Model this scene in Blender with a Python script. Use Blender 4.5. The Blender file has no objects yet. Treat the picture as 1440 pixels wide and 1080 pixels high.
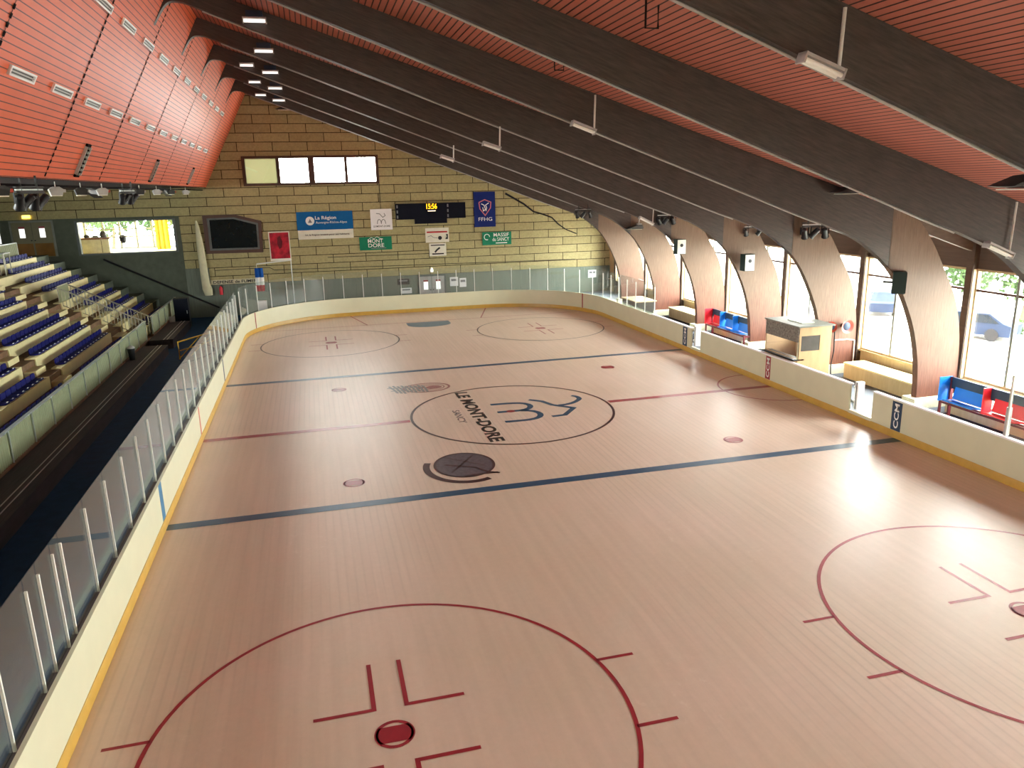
import bpy, bmesh, math, random
from mathutils import Vector, Matrix
random.seed(7)
C = bpy.context.scene.collection
PI = math.pi
BX, BZ, BROW = 1.855, .1725, .5735

# ------------------------------------------------------------------ helpers
def srgb(r, g, b):
    f = lambda c: (c/255/12.92) if c/255 <= .04045 else ((c/255+.055)/1.055)**2.4
    return (f(r), f(g), f(b), 1.0)

class MB:
    def __init__(s): s.v = []; s.f = []; s.m = []
    def face(s, pts, mi=0):
        n = len(s.v); s.v += [tuple(p) for p in pts]; s.f.append(list(range(n, n+len(pts)))); s.m.append(mi)
    def box(s, x0, x1, y0, y1, z0, z1, mi=0, M=None):
        p = [Vector((x, y, z)) for z in (z0, z1) for y in (y0, y1) for x in (x0, x1)]
        if M is not None: p = [M @ q for q in p]
        n = len(s.v); s.v += [tuple(q) for q in p]
        for q in ((0,2,3,1),(4,5,7,6),(0,1,5,4),(2,6,7,3),(0,4,6,2),(1,3,7,5)):
            s.f.append([n+i for i in q]); s.m.append(mi)
        return s
    def prism(s, poly, d, mi=0, M=None):
        """polygon in local XY extruded along local Z by d"""
        M = M or Matrix.Identity(4)
        n = len(s.v); k = len(poly)
        s.v += [tuple(M @ Vector((x, y, 0))) for x, y in poly] + [tuple(M @ Vector((x, y, d))) for x, y in poly]
        s.f.append([n+i for i in range(k)][::-1]); s.m.append(mi)
        s.f.append([n+k+i for i in range(k)]); s.m.append(mi)
        for i in range(k):
            j = (i+1) % k
            s.f.append([n+i, n+j, n+k+j, n+k+i]); s.m.append(mi)
        return s
    def tube(s, pts, r, n=8, mi=0, r2=None):
        pts = [Vector(p) for p in pts]; rings = []
        for i, p in enumerate(pts):
            d = (pts[min(i+1, len(pts)-1)] - pts[max(i-1, 0)]).normalized()
            a = Vector((0, 0, 1)) if abs(d.z) < .9 else Vector((1, 0, 0))
            u = d.cross(a).normalized(); w = d.cross(u)
            rr = r if r2 is None else r + (r2-r)*i/(len(pts)-1)
            b = len(s.v); rings.append(b)
            s.v += [tuple(p + (u*math.cos(2*PI*k/n) + w*math.sin(2*PI*k/n))*rr) for k in range(n)]
        for a, b in zip(rings, rings[1:]):
            for k in range(n):
                s.f.append([a+k, a+(k+1) % n, b+(k+1) % n, b+k]); s.m.append(mi)
        s.f.append([rings[0]+k for k in range(n)]); s.m.append(mi)
        s.f.append([rings[-1]+k for k in range(n)][::-1]); s.m.append(mi)
        return s
    def lathe(s, prof, M=None, n=16, mi=0):
        """profile of (r, z) turned about local Z"""
        M = M or Matrix.Identity(4); rings = []
        for r, z in prof:
            rings.append(len(s.v))
            s.v += [tuple(M @ Vector((r*math.cos(2*PI*k/n), r*math.sin(2*PI*k/n), z))) for k in range(n)]
        for a, b in zip(rings, rings[1:]):
            for k in range(n):
                s.f.append([a+k, a+(k+1) % n, b+(k+1) % n, b+k]); s.m.append(mi)
        s.f.append([rings[0]+k for k in range(n)][::-1]); s.m.append(mi)
        s.f.append([rings[-1]+k for k in range(n)]); s.m.append(mi)
        return s
    def strip(s, pts, w, z, closed=False, mi=0):
        """flat painted line of width w along 2-D points"""
        P = [Vector((p[0], p[1])) for p in pts]; n = len(P); L = []; R = []
        for i in range(n):
            if closed: a, b = P[i-1], P[(i+1) % n]
            else: a, b = P[max(i-1, 0)], P[min(i+1, n-1)]
            if not closed and 0 < i < n-1:
                d1 = (P[i]-a).normalized(); d2 = (b-P[i]).normalized(); d = (d1+d2).normalized() if (d1+d2).length > .1 else d1
                k = 1/max(.45, d.dot(d1))
            else: d = (b-a).normalized(); k = 1
            nn = Vector((-d.y, d.x))*w/2*k
            L.append(P[i]+nn); R.append(P[i]-nn)
        for i in range(n if closed else n-1):
            j = (i+1) % n
            s.face([(R[i].x, R[i].y, z), (R[j].x, R[j].y, z), (L[j].x, L[j].y, z), (L[i].x, L[i].y, z)], mi)
        return s
    def disc(s, cx, cy, r, z, n=32, mi=0, ry=None):
        ry = ry or r
        s.face([(cx+r*math.cos(2*PI*k/n), cy+ry*math.sin(2*PI*k/n), z) for k in range(n)], mi); return s
    def build(s, name, mat, parent=None, smooth=False, M=None):
        me = bpy.data.meshes.new(name)
        me.from_pydata(s.v, [], s.f)
        mats = mat if isinstance(mat, (list, tuple)) else [mat]
        for m in mats: me.materials.append(m)
        if len(mats) > 1: me.polygons.foreach_set('material_index', s.m)
        bm = bmesh.new(); bm.from_mesh(me)
        bmesh.ops.recalc_face_normals(bm, faces=bm.faces) if not getattr(s, 'keep', False) else None
        if smooth:
            for f in bm.faces: f.smooth = True
            for e in bm.edges:
                if len(e.link_faces) == 2 and e.calc_face_angle(0) > .7: e.smooth = False
        bm.to_mesh(me); bm.free()
        o = bpy.data.objects.new(name, me); C.objects.link(o)
        if M is not None: o.matrix_world = M
        if parent is not None: o.parent = parent
        return o

def tag(o, label=None, cat=None, group=None, kind=None):
    if label: o['label'] = label
    if cat: o['category'] = cat
    if group: o['group'] = group
    if kind: o['kind'] = kind
    return o
def thing(name, label, cat, loc=(0, 0, 0), rz=0, group=None, kind=None):
    o = bpy.data.objects.new(name, None); C.objects.link(o)
    o.location = loc; o.rotation_euler = (0, 0, rz); o.empty_display_size = .2
    return tag(o, label, cat, group, kind)
def dup(root, loc, rz=None, label=None, group=None):
    r = root.copy(); C.objects.link(r); r.location = loc
    if rz is not None: r.rotation_euler = (0, 0, rz)
    if label: r['label'] = label
    if group: r['group'] = group
    for ch in list(root.children):
        c = ch.copy(); C.objects.link(c); c.parent = r
        for g in ch.children:
            d = g.copy(); C.objects.link(d); d.parent = c
    return r
def T(x, y, z): return Matrix.Translation((x, y, z))
def RX(a): return Matrix.Rotation(a, 4, 'X')
def RY(a): return Matrix.Rotation(a, 4, 'Y')
def RZ(a): return Matrix.Rotation(a, 4, 'Z')
def text(name, s, mat, parent, M, width=None, height=None, depth=.004, bold=0.0, shear=0.0):
    """lettering mesh; M maps text X/Y to the place, centred; width and height in metres"""
    cu = bpy.data.curves.new('t', 'FONT'); cu.body = s; cu.size = 1; cu.align_x = 'CENTER'; cu.align_y = 'CENTER'
    cu.extrude = 0.001; cu.offset = bold; cu.shear = shear; cu.resolution_u = 3
    to = bpy.data.objects.new('t', cu); C.objects.link(to)
    dg = bpy.context.evaluated_depsgraph_get(); me = bpy.data.meshes.new_from_object(to.evaluated_get(dg))
    bpy.data.objects.remove(to); bpy.data.curves.remove(cu)
    xs = [v.co.x for v in me.vertices]; ys = [v.co.y for v in me.vertices]
    cx, cy = (min(xs)+max(xs))/2, (min(ys)+max(ys))/2; w, h = max(xs)-min(xs), max(ys)-min(ys)
    sx = width/w if width else (height/h); sy = height/h if height else sx
    for v in me.vertices: v.co = Vector(((v.co.x-cx)*sx, (v.co.y-cy)*sy, v.co.z/.001*depth/2))
    me.transform(M); me.materials.clear(); me.materials.append(mat); me.name = name
    o = bpy.data.objects.new(name, me); C.objects.link(o); o.parent = parent
    return o

# ------------------------------------------------------------------ materials
def nt(name):
    m = bpy.data.materials.new(name); m.use_nodes = True
    t = m.node_tree; b = t.nodes['Principled BSDF']; return m, t, b
def N(t, typ, **kw):
    n = t.nodes.new(typ)
    for k, v in kw.items():
        if k in n.inputs: n.inputs[k].default_value = v
        else: setattr(n, k, v)
    return n
def mat(name, col, rough=.6, spec=.4, metal=0.0, var=.12, scale=3.0, bump=0.0, stretch=None, emit=None, estr=0):
    """base colour with noise-driven wear"""
    m, t, b = nt(name)
    tc = N(t, 'ShaderNodeTexCoord'); mp = N(t, 'ShaderNodeMapping'); no = N(t, 'ShaderNodeTexNoise')
    no.inputs['Scale'].default_value = scale; no.inputs['Detail'].default_value = 5
    if stretch: mp.inputs['Scale'].default_value = stretch
    t.links.new(tc.outputs['Object'], mp.inputs[0]); t.links.new(mp.outputs[0], no.inputs['Vector'])
    r = N(t, 'ShaderNodeValToRGB')
    r.color_ramp.elements[0].position = .3; r.color_ramp.elements[1].position = .7
    r.color_ramp.elements[0].color = tuple(c*(1-var) for c in col[:3])+(1,)
    r.color_ramp.elements[1].color = tuple(min(1, c*(1+var)) for c in col[:3])+(1,)
    t.links.new(no.outputs['Fac'], r.inputs[0]); t.links.new(r.outputs[0], b.inputs['Base Color'])
    b.inputs['Roughness'].default_value = rough; b.inputs['Specular IOR Level'].default_value = spec; b.inputs['Metallic'].default_value = metal
    if bump:
        bp = N(t, 'ShaderNodeBump'); bp.inputs['Strength'].default_value = bump; bp.inputs['Distance'].default_value = .02
        t.links.new(no.outputs['Fac'], bp.inputs['Height']); t.links.new(bp.outputs[0], b.inputs['Normal'])
    if emit: b.inputs['Emission Color'].default_value = emit; b.inputs['Emission Strength'].default_value = estr
    return m
def glass(name, tint=(1, 1, 1), haze=0.0, hazecol=(.8, .85, .83), boost=1.0):
    m = bpy.data.materials.new(name); m.use_nodes = True; t = m.node_tree; t.nodes.clear()
    out = N(t, 'ShaderNodeOutputMaterial'); tr = N(t, 'ShaderNodeBsdfTransparent'); gl = N(t, 'ShaderNodeBsdfGlossy')
    tr.inputs[0].default_value = (*tint, 1); gl.inputs['Roughness'].default_value = .02
    ge = N(t, 'ShaderNodeNewGeometry'); mx = N(t, 'ShaderNodeMix'); mx.inputs[2].default_value = 1.5; mx.inputs[3].default_value = 1/1.5
    fr = N(t, 'ShaderNodeFresnel'); ms = N(t, 'ShaderNodeMixShader')
    t.links.new(ge.outputs['Backfacing'], mx.inputs[0]); t.links.new(mx.outputs[0], fr.inputs['IOR'])
    mu = N(t, 'ShaderNodeMath', operation='MULTIPLY'); mu.use_clamp = True; mu.inputs[1].default_value = boost
    t.links.new(fr.outputs[0], mu.inputs[0]); t.links.new(mu.outputs[0], ms.inputs[0])
    t.links.new(tr.outputs[0], ms.inputs[1]); t.links.new(gl.outputs[0], ms.inputs[2])
    if haze:
        df = N(t, 'ShaderNodeBsdfDiffuse'); df.inputs[0].default_value = (*hazecol, 1); m2 = N(t, 'ShaderNodeMixShader'); m2.inputs[0].default_value = haze
        t.links.new(ms.outputs[0], m2.inputs[1]); t.links.new(df.outputs[0], m2.inputs[2]); t.links.new(m2.outputs[0], out.inputs[0])
    else: t.links.new(ms.outputs[0], out.inputs[0])
    return m

def rink_floor_mat():
    m, t, b = nt('rink floor coating')
    tc = N(t, 'ShaderNodeTexCoord')
    def noise(scale, detail, stretch=(1, 1, 1), rough=.5):
        mp = N(t, 'ShaderNodeMapping'); mp.inputs['Scale'].default_value = stretch; t.links.new(tc.outputs['Object'], mp.inputs[0])
        n = N(t, 'ShaderNodeTexNoise', Scale=scale, Detail=detail); n.inputs['Roughness'].default_value = rough; t.links.new(mp.outputs[0], n.inputs['Vector']); return n
    def ramp(src, p0, c0, p1, c1):
        r = N(t, 'ShaderNodeValToRGB'); e = r.color_ramp.elements; e[0].position = p0; e[0].color = (*c0, 1); e[1].position = p1; e[1].color = (*c1, 1); t.links.new(src.outputs[0], r.inputs[0]); return r
    def mult(a_, b_):
        x = N(t, 'ShaderNodeMix', data_type='RGBA', blend_type='MULTIPLY'); x.inputs[0].default_value = 1; t.links.new(a_, x.inputs[6]); t.links.new(b_, x.inputs[7]); return x.outputs[2]
    base = ramp(noise(.2, 6.0), .35, srgb(208, 188, 168)[:3], .65, srgb(216, 194, 178)[:3])
    streak = ramp(noise(2.0, 5.0, (2.5, .12, 1)), .3, (.94, .93, .92), .7, (1.03, 1.03, 1.03))
    grit = ramp(noise(7.0, 6.0, rough=.7), .3, (.96, .96, .95), .7, (1.02, 1.02, 1.02))
    col = mult(mult(base.outputs[0], streak.outputs[0]), grit.outputs[0])
    # pale scuffed spots, dense only in a few worn patches
    sc1 = noise(5.0, 4.0, (1, .7, 1), .7); pat = ramp(noise(.35, 2.0), .56, (0, 0, 0), .7, (1, 1, 1)); thr = ramp(sc1, .58, (0, 0, 0), .66, (1, 1, 1))
    mk = N(t, 'ShaderNodeMath', operation='MULTIPLY'); t.links.new(pat.outputs[0], mk.inputs[0]); t.links.new(thr.outputs[0], mk.inputs[1])
    m2_ = N(t, 'ShaderNodeMath', operation='MULTIPLY'); m2_.inputs[1].default_value = .3; t.links.new(mk.outputs[0], m2_.inputs[0])
    mx = N(t, 'ShaderNodeMix', data_type='RGBA'); t.links.new(m2_.outputs[0], mx.inputs[0]); t.links.new(col, mx.inputs[6]); mx.inputs[7].default_value = srgb(236, 224, 208)
    # cooling pipes show as fine lines running down the rink
    wv = N(t, 'ShaderNodeTexWave', wave_type='BANDS', bands_direction='X'); wv.inputs['Scale'].default_value = 1.7; wv.inputs['Distortion'].default_value = .4; wv.inputs['Detail'].default_value = 2
    t.links.new(tc.outputs['Object'], wv.inputs['Vector'])
    pm = ramp(noise(.12, 2.0), .42, (0, 0, 0), .62, (1, 1, 1)); wr = ramp(wv, .0, (.9, .9, .9), .25, (1, 1, 1))
    lm = N(t, 'ShaderNodeMix', data_type='RGBA', blend_type='MULTIPLY'); t.links.new(pm.outputs[0], lm.inputs[0]); t.links.new(mx.outputs[2], lm.inputs[6]); t.links.new(wr.outputs[0], lm.inputs[7])
    t.links.new(lm.outputs[2], b.inputs['Base Color'])
    b.inputs['Roughness'].default_value = .4; b.inputs['Specular IOR Level'].default_value = .6
    return m

def brick_mat():
    """mineral-wool acoustic boards, 2.27 m x 0.57 m in running bond, on the wall's own X / Z"""
    m, t, b = nt('acoustic wall board')
    tc = N(t, 'ShaderNodeTexCoord'); sp = N(t, 'ShaderNodeSeparateXYZ'); cb = N(t, 'ShaderNodeCombineXYZ')
    t.links.new(tc.outputs['Object'], sp.inputs[0]); t.links.new(sp.outputs['X'], cb.inputs['X']); t.links.new(sp.outputs['Z'], cb.inputs['Y'])
    mp = N(t, 'ShaderNodeMapping'); mp.inputs['Location'].default_value = (BX, BZ, 0); t.links.new(cb.outputs[0], mp.inputs[0])
    br = N(t, 'ShaderNodeTexBrick'); br.offset = .5; br.offset_frequency = 2; br.squash = 1
    for k, v in dict(Scale=1.0).items(): br.inputs[k].default_value = v
    br.inputs['Mortar Size'].default_value = .022; br.inputs['Mortar Smooth'].default_value = .1; br.inputs['Bias'].default_value = 0
    br.inputs['Brick Width'].default_value = 2.235; br.inputs['Row Height'].default_value = BROW
    br.inputs['Color1'].default_value = srgb(182, 172, 128); br.inputs['Color2'].default_value = srgb(170, 160, 118); br.inputs['Mortar'].default_value = srgb(48, 36, 26)
    t.links.new(mp.outputs[0], br.inputs['Vector'])
    no = N(t, 'ShaderNodeTexNoise', Scale=9.0, Detail=8.0); no.inputs['Roughness'].default_value = .75; t.links.new(tc.outputs['Object'], no.inputs['Vector'])
    rp = N(t, 'ShaderNodeValToRGB'); rp.color_ramp.elements[0].position = .3; rp.color_ramp.elements[0].color = (.72, .72, .7, 1); rp.color_ramp.elements[1].position = .65; rp.color_ramp.elements[1].color = (1.08, 1.07, 1.05, 1)
    t.links.new(no.outputs['Fac'], rp.inputs[0])
    mx = N(t, 'ShaderNodeMix', data_type='RGBA', blend_type='MULTIPLY'); mx.inputs[0].default_value = 1
    t.links.new(br.outputs['Color'], mx.inputs[6]); t.links.new(rp.outputs[0], mx.inputs[7]); t.links.new(mx.outputs[2], b.inputs['Base Color'])
    b.inputs['Roughness'].default_value = .9; b.inputs['Specular IOR Level'].default_value = .2
    bp = N(t, 'ShaderNodeBump'); bp.inputs['Strength'].default_value = .5; bp.inputs['Distance'].default_value = .02; bp.invert = True
    t.links.new(br.outputs['Fac'], bp.inputs['Height']); t.links.new(bp.outputs[0], b.inputs['Normal'])
    return m


def plank_mat(name, axis, pitch, col, groove, rough=.45, spec=.5, gw=.12):
    """tongue-and-groove boards: dark groove every `pitch` along object axis"""
    m, t, b = nt(name)
    tc = N(t, 'ShaderNodeTexCoord'); sp = N(t, 'ShaderNodeSeparateXYZ'); t.links.new(tc.outputs['Object'], sp.inputs[0])
    dv = N(t, 'ShaderNodeMath', operation='DIVIDE'); dv.inputs[1].default_value = pitch; t.links.new(sp.outputs[axis], dv.inputs[0])
    fr = N(t, 'ShaderNodeMath', operation='FRACT'); t.links.new(dv.outputs[0], fr.inputs[0])
    gt = N(t, 'ShaderNodeMath', operation='GREATER_THAN'); gt.inputs[1].default_value = gw; t.links.new(fr.outputs[0], gt.inputs[0])
    no = N(t, 'ShaderNodeTexNoise', Scale=1.2, Detail=4.0); t.links.new(tc.outputs['Object'], no.inputs['Vector'])
    rp = N(t, 'ShaderNodeValToRGB'); rp.color_ramp.elements[0].position = .3; rp.color_ramp.elements[1].position = .7
    rp.color_ramp.elements[0].color = tuple(c*.93 for c in col[:3])+(1,); rp.color_ramp.elements[1].color = tuple(c*1.05 for c in col[:3])+(1,)
    t.links.new(no.outputs['Fac'], rp.inputs[0])
    mx = N(t, 'ShaderNodeMix', data_type='RGBA'); t.links.new(gt.outputs[0], mx.inputs[0]); mx.inputs[6].default_value = groove; t.links.new(rp.outputs[0], mx.inputs[7])
    t.links.new(mx.outputs[2], b.inputs['Base Color']); b.inputs['Roughness'].default_value = rough; b.inputs['Specular IOR Level'].default_value = spec
    bp = N(t, 'ShaderNodeBump'); bp.inputs['Strength'].default_value = .4; bp.inputs['Distance'].default_value = .01
    t.links.new(gt.outputs[0], bp.inputs['Height']); t.links.new(bp.outputs[0], b.inputs['Normal'])
    return m

def wood_mat(name, c0, c1, stretch, scale=6.0, rough=.55, spec=.35, tilt=0):
    m, t, b = nt(name)
    tc = N(t, 'ShaderNodeTexCoord'); mp = N(t, 'ShaderNodeMapping'); mp.inputs['Scale'].default_value = stretch
    no = N(t, 'ShaderNodeTexNoise', Scale=scale, Detail=8.0); no.inputs['Roughness'].default_value = .65
    t.links.new(tc.outputs['Object'], mp.inputs[0]); t.links.new(mp.outputs[0], no.inputs['Vector'])
    if tilt: mp.vector_type = 'TEXTURE'; mp.inputs['Rotation'].default_value = (0, tilt, 0); mp.inputs['Scale'].default_value = [1/q for q in stretch]
    rp = N(t, 'ShaderNodeValToRGB'); rp.color_ramp.elements[0].position = .32; rp.color_ramp.elements[1].position = .68
    rp.color_ramp.elements[0].color = c0; rp.color_ramp.elements[1].color = c1
    t.links.new(no.outputs['Fac'], rp.inputs[0]); t.links.new(rp.outputs[0], b.inputs['Base Color'])
    b.inputs['Roughness'].default_value = rough; b.inputs['Specular IOR Level'].default_value = spec
    return m

M_ = dict(
    rink=rink_floor_mat(), brick=brick_mat(),
    slope=plank_mat('orange roof boards', 'Z', .137, srgb(212, 96, 62), srgb(84, 32, 24), .5, .35, .14),
    deck=plank_mat('red roof boards', 'X', .155, srgb(190, 114, 98), srgb(40, 18, 16), .5, .4, .2),
    beam=wood_mat('dark stained laminated timber', srgb(52, 46, 44), srgb(84, 74, 68), (.35, 1, 4), 5.0, .5, .4, tilt=.35),
    white=mat('white board plastic', srgb(208, 206, 178), .35, .5, var=.03, scale=1.5),
    kick=mat('yellow kick strip', srgb(192, 152, 66), .4, .5, var=.08),
    cap=mat('dark board ledge', srgb(70, 52, 50), .5, .4),
    post=mat('white painted post', srgb(225, 225, 218), .35, .5, var=.03),
    alu=mat('bare aluminium', srgb(190, 195, 195), .35, .5, metal=.7, var=.05),
    black=mat('black painted metal', srgb(24, 24, 28), .45, .4), grey=mat('grey paint', srgb(128, 132, 124), .6, .3),
    wainscot=mat('grey ribbed cladding', srgb(112, 120, 108), .6, .3, var=.18, scale=2.0, stretch=(8, 1, .4)),
    darkwall=mat('dark green grey render', srgb(88, 94, 82), .75, .2, var=.1),
    redp=mat('red line paint', srgb(150, 36, 48), .35, .5, var=.1, scale=6), bluep=mat('blue line paint', srgb(34, 74, 104), .35, .5, var=.12, scale=6),
    darkp=mat('dark brown line paint', srgb(64, 36, 38), .35, .5), blackp=mat('black lettering paint', srgb(34, 26, 26), .4, .5),
    creasep=mat('blue grey crease paint', srgb(88, 112, 128), .35, .5), greyp=mat('worn grey paint', srgb(86, 78, 86), .4, .5, var=.3, scale=9),
    ringp=mat('faded red paint', srgb(150, 92, 88), .4, .5, var=.3, scale=12), tealp=mat('faded grey blue paint', srgb(128, 130, 126), .4, .5, var=.3, scale=12),
    navyfloor=mat('dark blue rubber floor', srgb(24, 62, 98), .8, .2, var=.2), brownplat=mat('dark brown boarding', srgb(64, 58, 62), .7, .25, var=.25, scale=4, stretch=(6, .3, 1)),
    tread=mat('brown tread', srgb(120, 92, 70), .8, .2, var=.18), cream=mat('cream painted timber', srgb(222, 208, 158), .6, .3, var=.05),
    seat=mat('navy seat plastic', srgb(6, 9, 90), .5, .2, var=.05), seatdot=mat('white seat stud', srgb(235, 235, 240), .4, .5, var=0),
    corr=mat('pale green corrugated sheet', srgb(138, 142, 108), .5, .4, var=.06), rail=mat('grey handrail steel', srgb(160, 156, 138), .4, .5, metal=.3),
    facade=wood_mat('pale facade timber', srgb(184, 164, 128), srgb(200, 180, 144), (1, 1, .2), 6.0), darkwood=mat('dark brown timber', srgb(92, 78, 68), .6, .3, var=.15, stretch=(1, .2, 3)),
    win=glass('window glass'), rinkglass=glass('rink glass', (.93, .96, .95), .03), darkglass=mat('dark room glass', srgb(6, 16, 26), .1, .2),
    blind=mat('drawn beige blind', srgb(226, 208, 150), .8, .2, emit=srgb(226, 208, 150), estr=.0),
    plinth=mat('pale concrete plinth', srgb(218, 216, 190), .8, .2, var=.1, scale=8), benchfloor=mat('grey blue bench floor', srgb(92, 100, 112), .6, .3, var=.12),
    rubber=mat('black rubber mat', srgb(44, 46, 54), .8, .2), blue=mat('bright blue plastic', srgb(20, 128, 235), .4, .5, var=.04), red=mat('bright red plastic', srgb(226, 40, 58), .4, .5, var=.04),
    navy=mat('navy steel', srgb(40, 62, 88), .5, .4), maroon=mat('maroon steel', srgb(110, 36, 44), .5, .4), ply=wood_mat('tan plywood', srgb(180, 146, 106), srgb(194, 160, 120), (1, 1, .3), 4.0),
    dim=mat('smoky booth pane', srgb(84, 84, 82), .2, .5), boothglass=mat('booth front pane', srgb(120, 132, 134), .1, .6, var=.4, scale=5),
    net=mat('cream cloth', srgb(206, 202, 170), .9, .1, var=.1), yellow=mat('yellow paint', srgb(214, 176, 60), .5, .4), conc=mat('outdoor paving', srgb(190, 188, 180), .9, .1, var=.06, scale=.4),
    leaf=mat('green leaves', srgb(46, 66, 32), .7, .2, var=.4, scale=1.5), bark=mat('brown bark', srgb(92, 74, 58), .9, .1), car=mat('grey blue car paint', srgb(34, 42, 58), .6, .05), tyre=mat('tyre rubber', srgb(30, 30, 32), .8, .2),
    bblue=mat('blue banner cloth', srgb(18, 96, 156), .7, .2, var=.06), bwhite=mat('white banner cloth', srgb(226, 222, 206), .7, .2, var=.04), bred=mat('crimson poster', srgb(170, 24, 44), .5, .3, var=.6, scale=2.5),
    bgreen=mat('green banner cloth', srgb(14, 124, 90), .6, .3, var=.05), bnavy=mat('navy banner cloth', srgb(22, 40, 112), .7, .2, var=.08), signw=mat('white sign sheet', srgb(240, 238, 240), .5, .3, var=.02),
    lw=mat('white lettering', srgb(240, 240, 236), .6, .3, var=0), ld=mat('dark lettering', srgb(40, 40, 46), .6, .3, var=0), lr=mat('red lettering', srgb(190, 40, 44), .6, .3, var=0), lt=mat('pink shield outline', srgb(206, 120, 134), .6, .3, var=0), lg=mat('grey logo line', srgb(128, 130, 134), .6, .3, var=0),
    screen=mat('scoreboard black', srgb(8, 12, 28), .5, .15), digit=mat('lit amber digits', srgb(255, 170, 30), .4, .2, var=0, emit=srgb(255, 165, 20), estr=1.6),
    digitw=mat('lit white bar', srgb(255, 235, 200), .4, .2, var=0, emit=srgb(255, 225, 180), estr=1.0), exitl=mat('lit exit lamp', srgb(255, 220, 90), .4, .2, var=0, emit=srgb(255, 215, 80), estr=2.2),
    tubel=mat('white lamp tube', srgb(245, 245, 240), .35, .4, var=0), lamp_pane_glow=mat('lit lamp and door pane glow', srgb(255, 255, 250), .4, .3, var=0, emit=(1, 1, .97, 1), estr=.4), lampgrey=mat('grey lamp housing', srgb(176, 172, 170), .4, .4),
    door=mat('grey green door', srgb(122, 118, 92), .5, .3, var=.05), doorbrown=mat('brown kick plate', srgb(128, 92, 44), .6, .3), brownfr=mat('brown window frame', srgb(84, 60, 52), .5, .3, var=.06), bluefr=mat('grey steel frame', srgb(96, 102, 100), .5, .3),
    tan=mat('tan counter front', srgb(206, 200, 170), .6, .3), countertop=mat('brown counter top', srgb(120, 76, 48), .5, .3), bricks=mat('orange brick bollard', srgb(190, 80, 60), .6, .3), horn=mat('red horn metal', srgb(176, 70, 60), .4, .5), speaker=mat('pale grey speaker', srgb(214, 222, 214), .5, .3, var=.03),
    spkdark=mat('dark green speaker', srgb(36, 54, 50), .6, .3), hoodm=mat('dark lamp hood', srgb(40, 38, 38), .5, .4), lens=mat('pale lamp face', srgb(230, 226, 210), .3, .5), hatch=mat('pale green hatch', srgb(206, 226, 196), .5, .3), mosaic=mat('scribbled grey fascia', srgb(124, 120, 112), .7, .2, var=.4, scale=14),
    lobbyfloor=mat('pale tiled floor', srgb(196, 190, 176), .35, .5), flagblue=mat('blue flag cloth', srgb(34, 90, 170), .8, .1), flagred=mat('red flag cloth', srgb(190, 40, 44), .8, .1), pipe=mat('thin dark conduit', srgb(60, 52, 44), .6, .3), soffit=mat('dark soffit', srgb(46, 34, 34), .8, .2))
m = M_
def blind_mat():
    b = bpy.data.materials.new('drawn beige blind cloth'); b.use_nodes = True; t = b.node_tree; t.nodes.clear()
    o = N(t, 'ShaderNodeOutputMaterial'); l = N(t, 'ShaderNodeBsdfTranslucent'); l.inputs[0].default_value = srgb(106, 104, 88); t.links.new(l.outputs[0], o.inputs[0]); return b
m['blindt'] = blind_mat()
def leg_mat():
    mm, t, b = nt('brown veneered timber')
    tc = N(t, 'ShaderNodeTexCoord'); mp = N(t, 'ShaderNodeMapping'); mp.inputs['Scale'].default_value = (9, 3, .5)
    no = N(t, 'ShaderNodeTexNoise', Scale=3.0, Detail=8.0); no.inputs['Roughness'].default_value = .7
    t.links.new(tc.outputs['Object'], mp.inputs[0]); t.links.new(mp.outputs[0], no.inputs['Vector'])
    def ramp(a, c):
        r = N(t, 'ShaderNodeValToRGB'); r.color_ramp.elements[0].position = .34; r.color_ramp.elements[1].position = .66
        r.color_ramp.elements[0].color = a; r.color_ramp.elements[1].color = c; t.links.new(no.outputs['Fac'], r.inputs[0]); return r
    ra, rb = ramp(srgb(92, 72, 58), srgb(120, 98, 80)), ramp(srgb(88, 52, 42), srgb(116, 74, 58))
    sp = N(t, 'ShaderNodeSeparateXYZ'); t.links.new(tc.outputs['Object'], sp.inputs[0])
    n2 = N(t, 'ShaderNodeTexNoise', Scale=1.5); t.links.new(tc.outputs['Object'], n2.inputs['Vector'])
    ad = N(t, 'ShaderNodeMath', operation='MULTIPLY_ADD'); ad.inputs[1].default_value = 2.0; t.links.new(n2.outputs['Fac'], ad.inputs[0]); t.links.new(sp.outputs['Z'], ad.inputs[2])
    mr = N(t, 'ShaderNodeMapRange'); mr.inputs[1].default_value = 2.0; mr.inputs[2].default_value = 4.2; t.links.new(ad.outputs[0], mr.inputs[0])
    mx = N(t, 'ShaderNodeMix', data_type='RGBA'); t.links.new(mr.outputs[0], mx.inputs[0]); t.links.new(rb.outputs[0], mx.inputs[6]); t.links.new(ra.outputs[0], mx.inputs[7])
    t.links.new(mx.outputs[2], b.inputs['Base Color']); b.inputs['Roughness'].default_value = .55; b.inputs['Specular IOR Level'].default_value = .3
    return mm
m['leg'] = leg_mat(); m['gap'] = mat('dark open joint', srgb(26, 16, 16), .9, .05)

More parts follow.
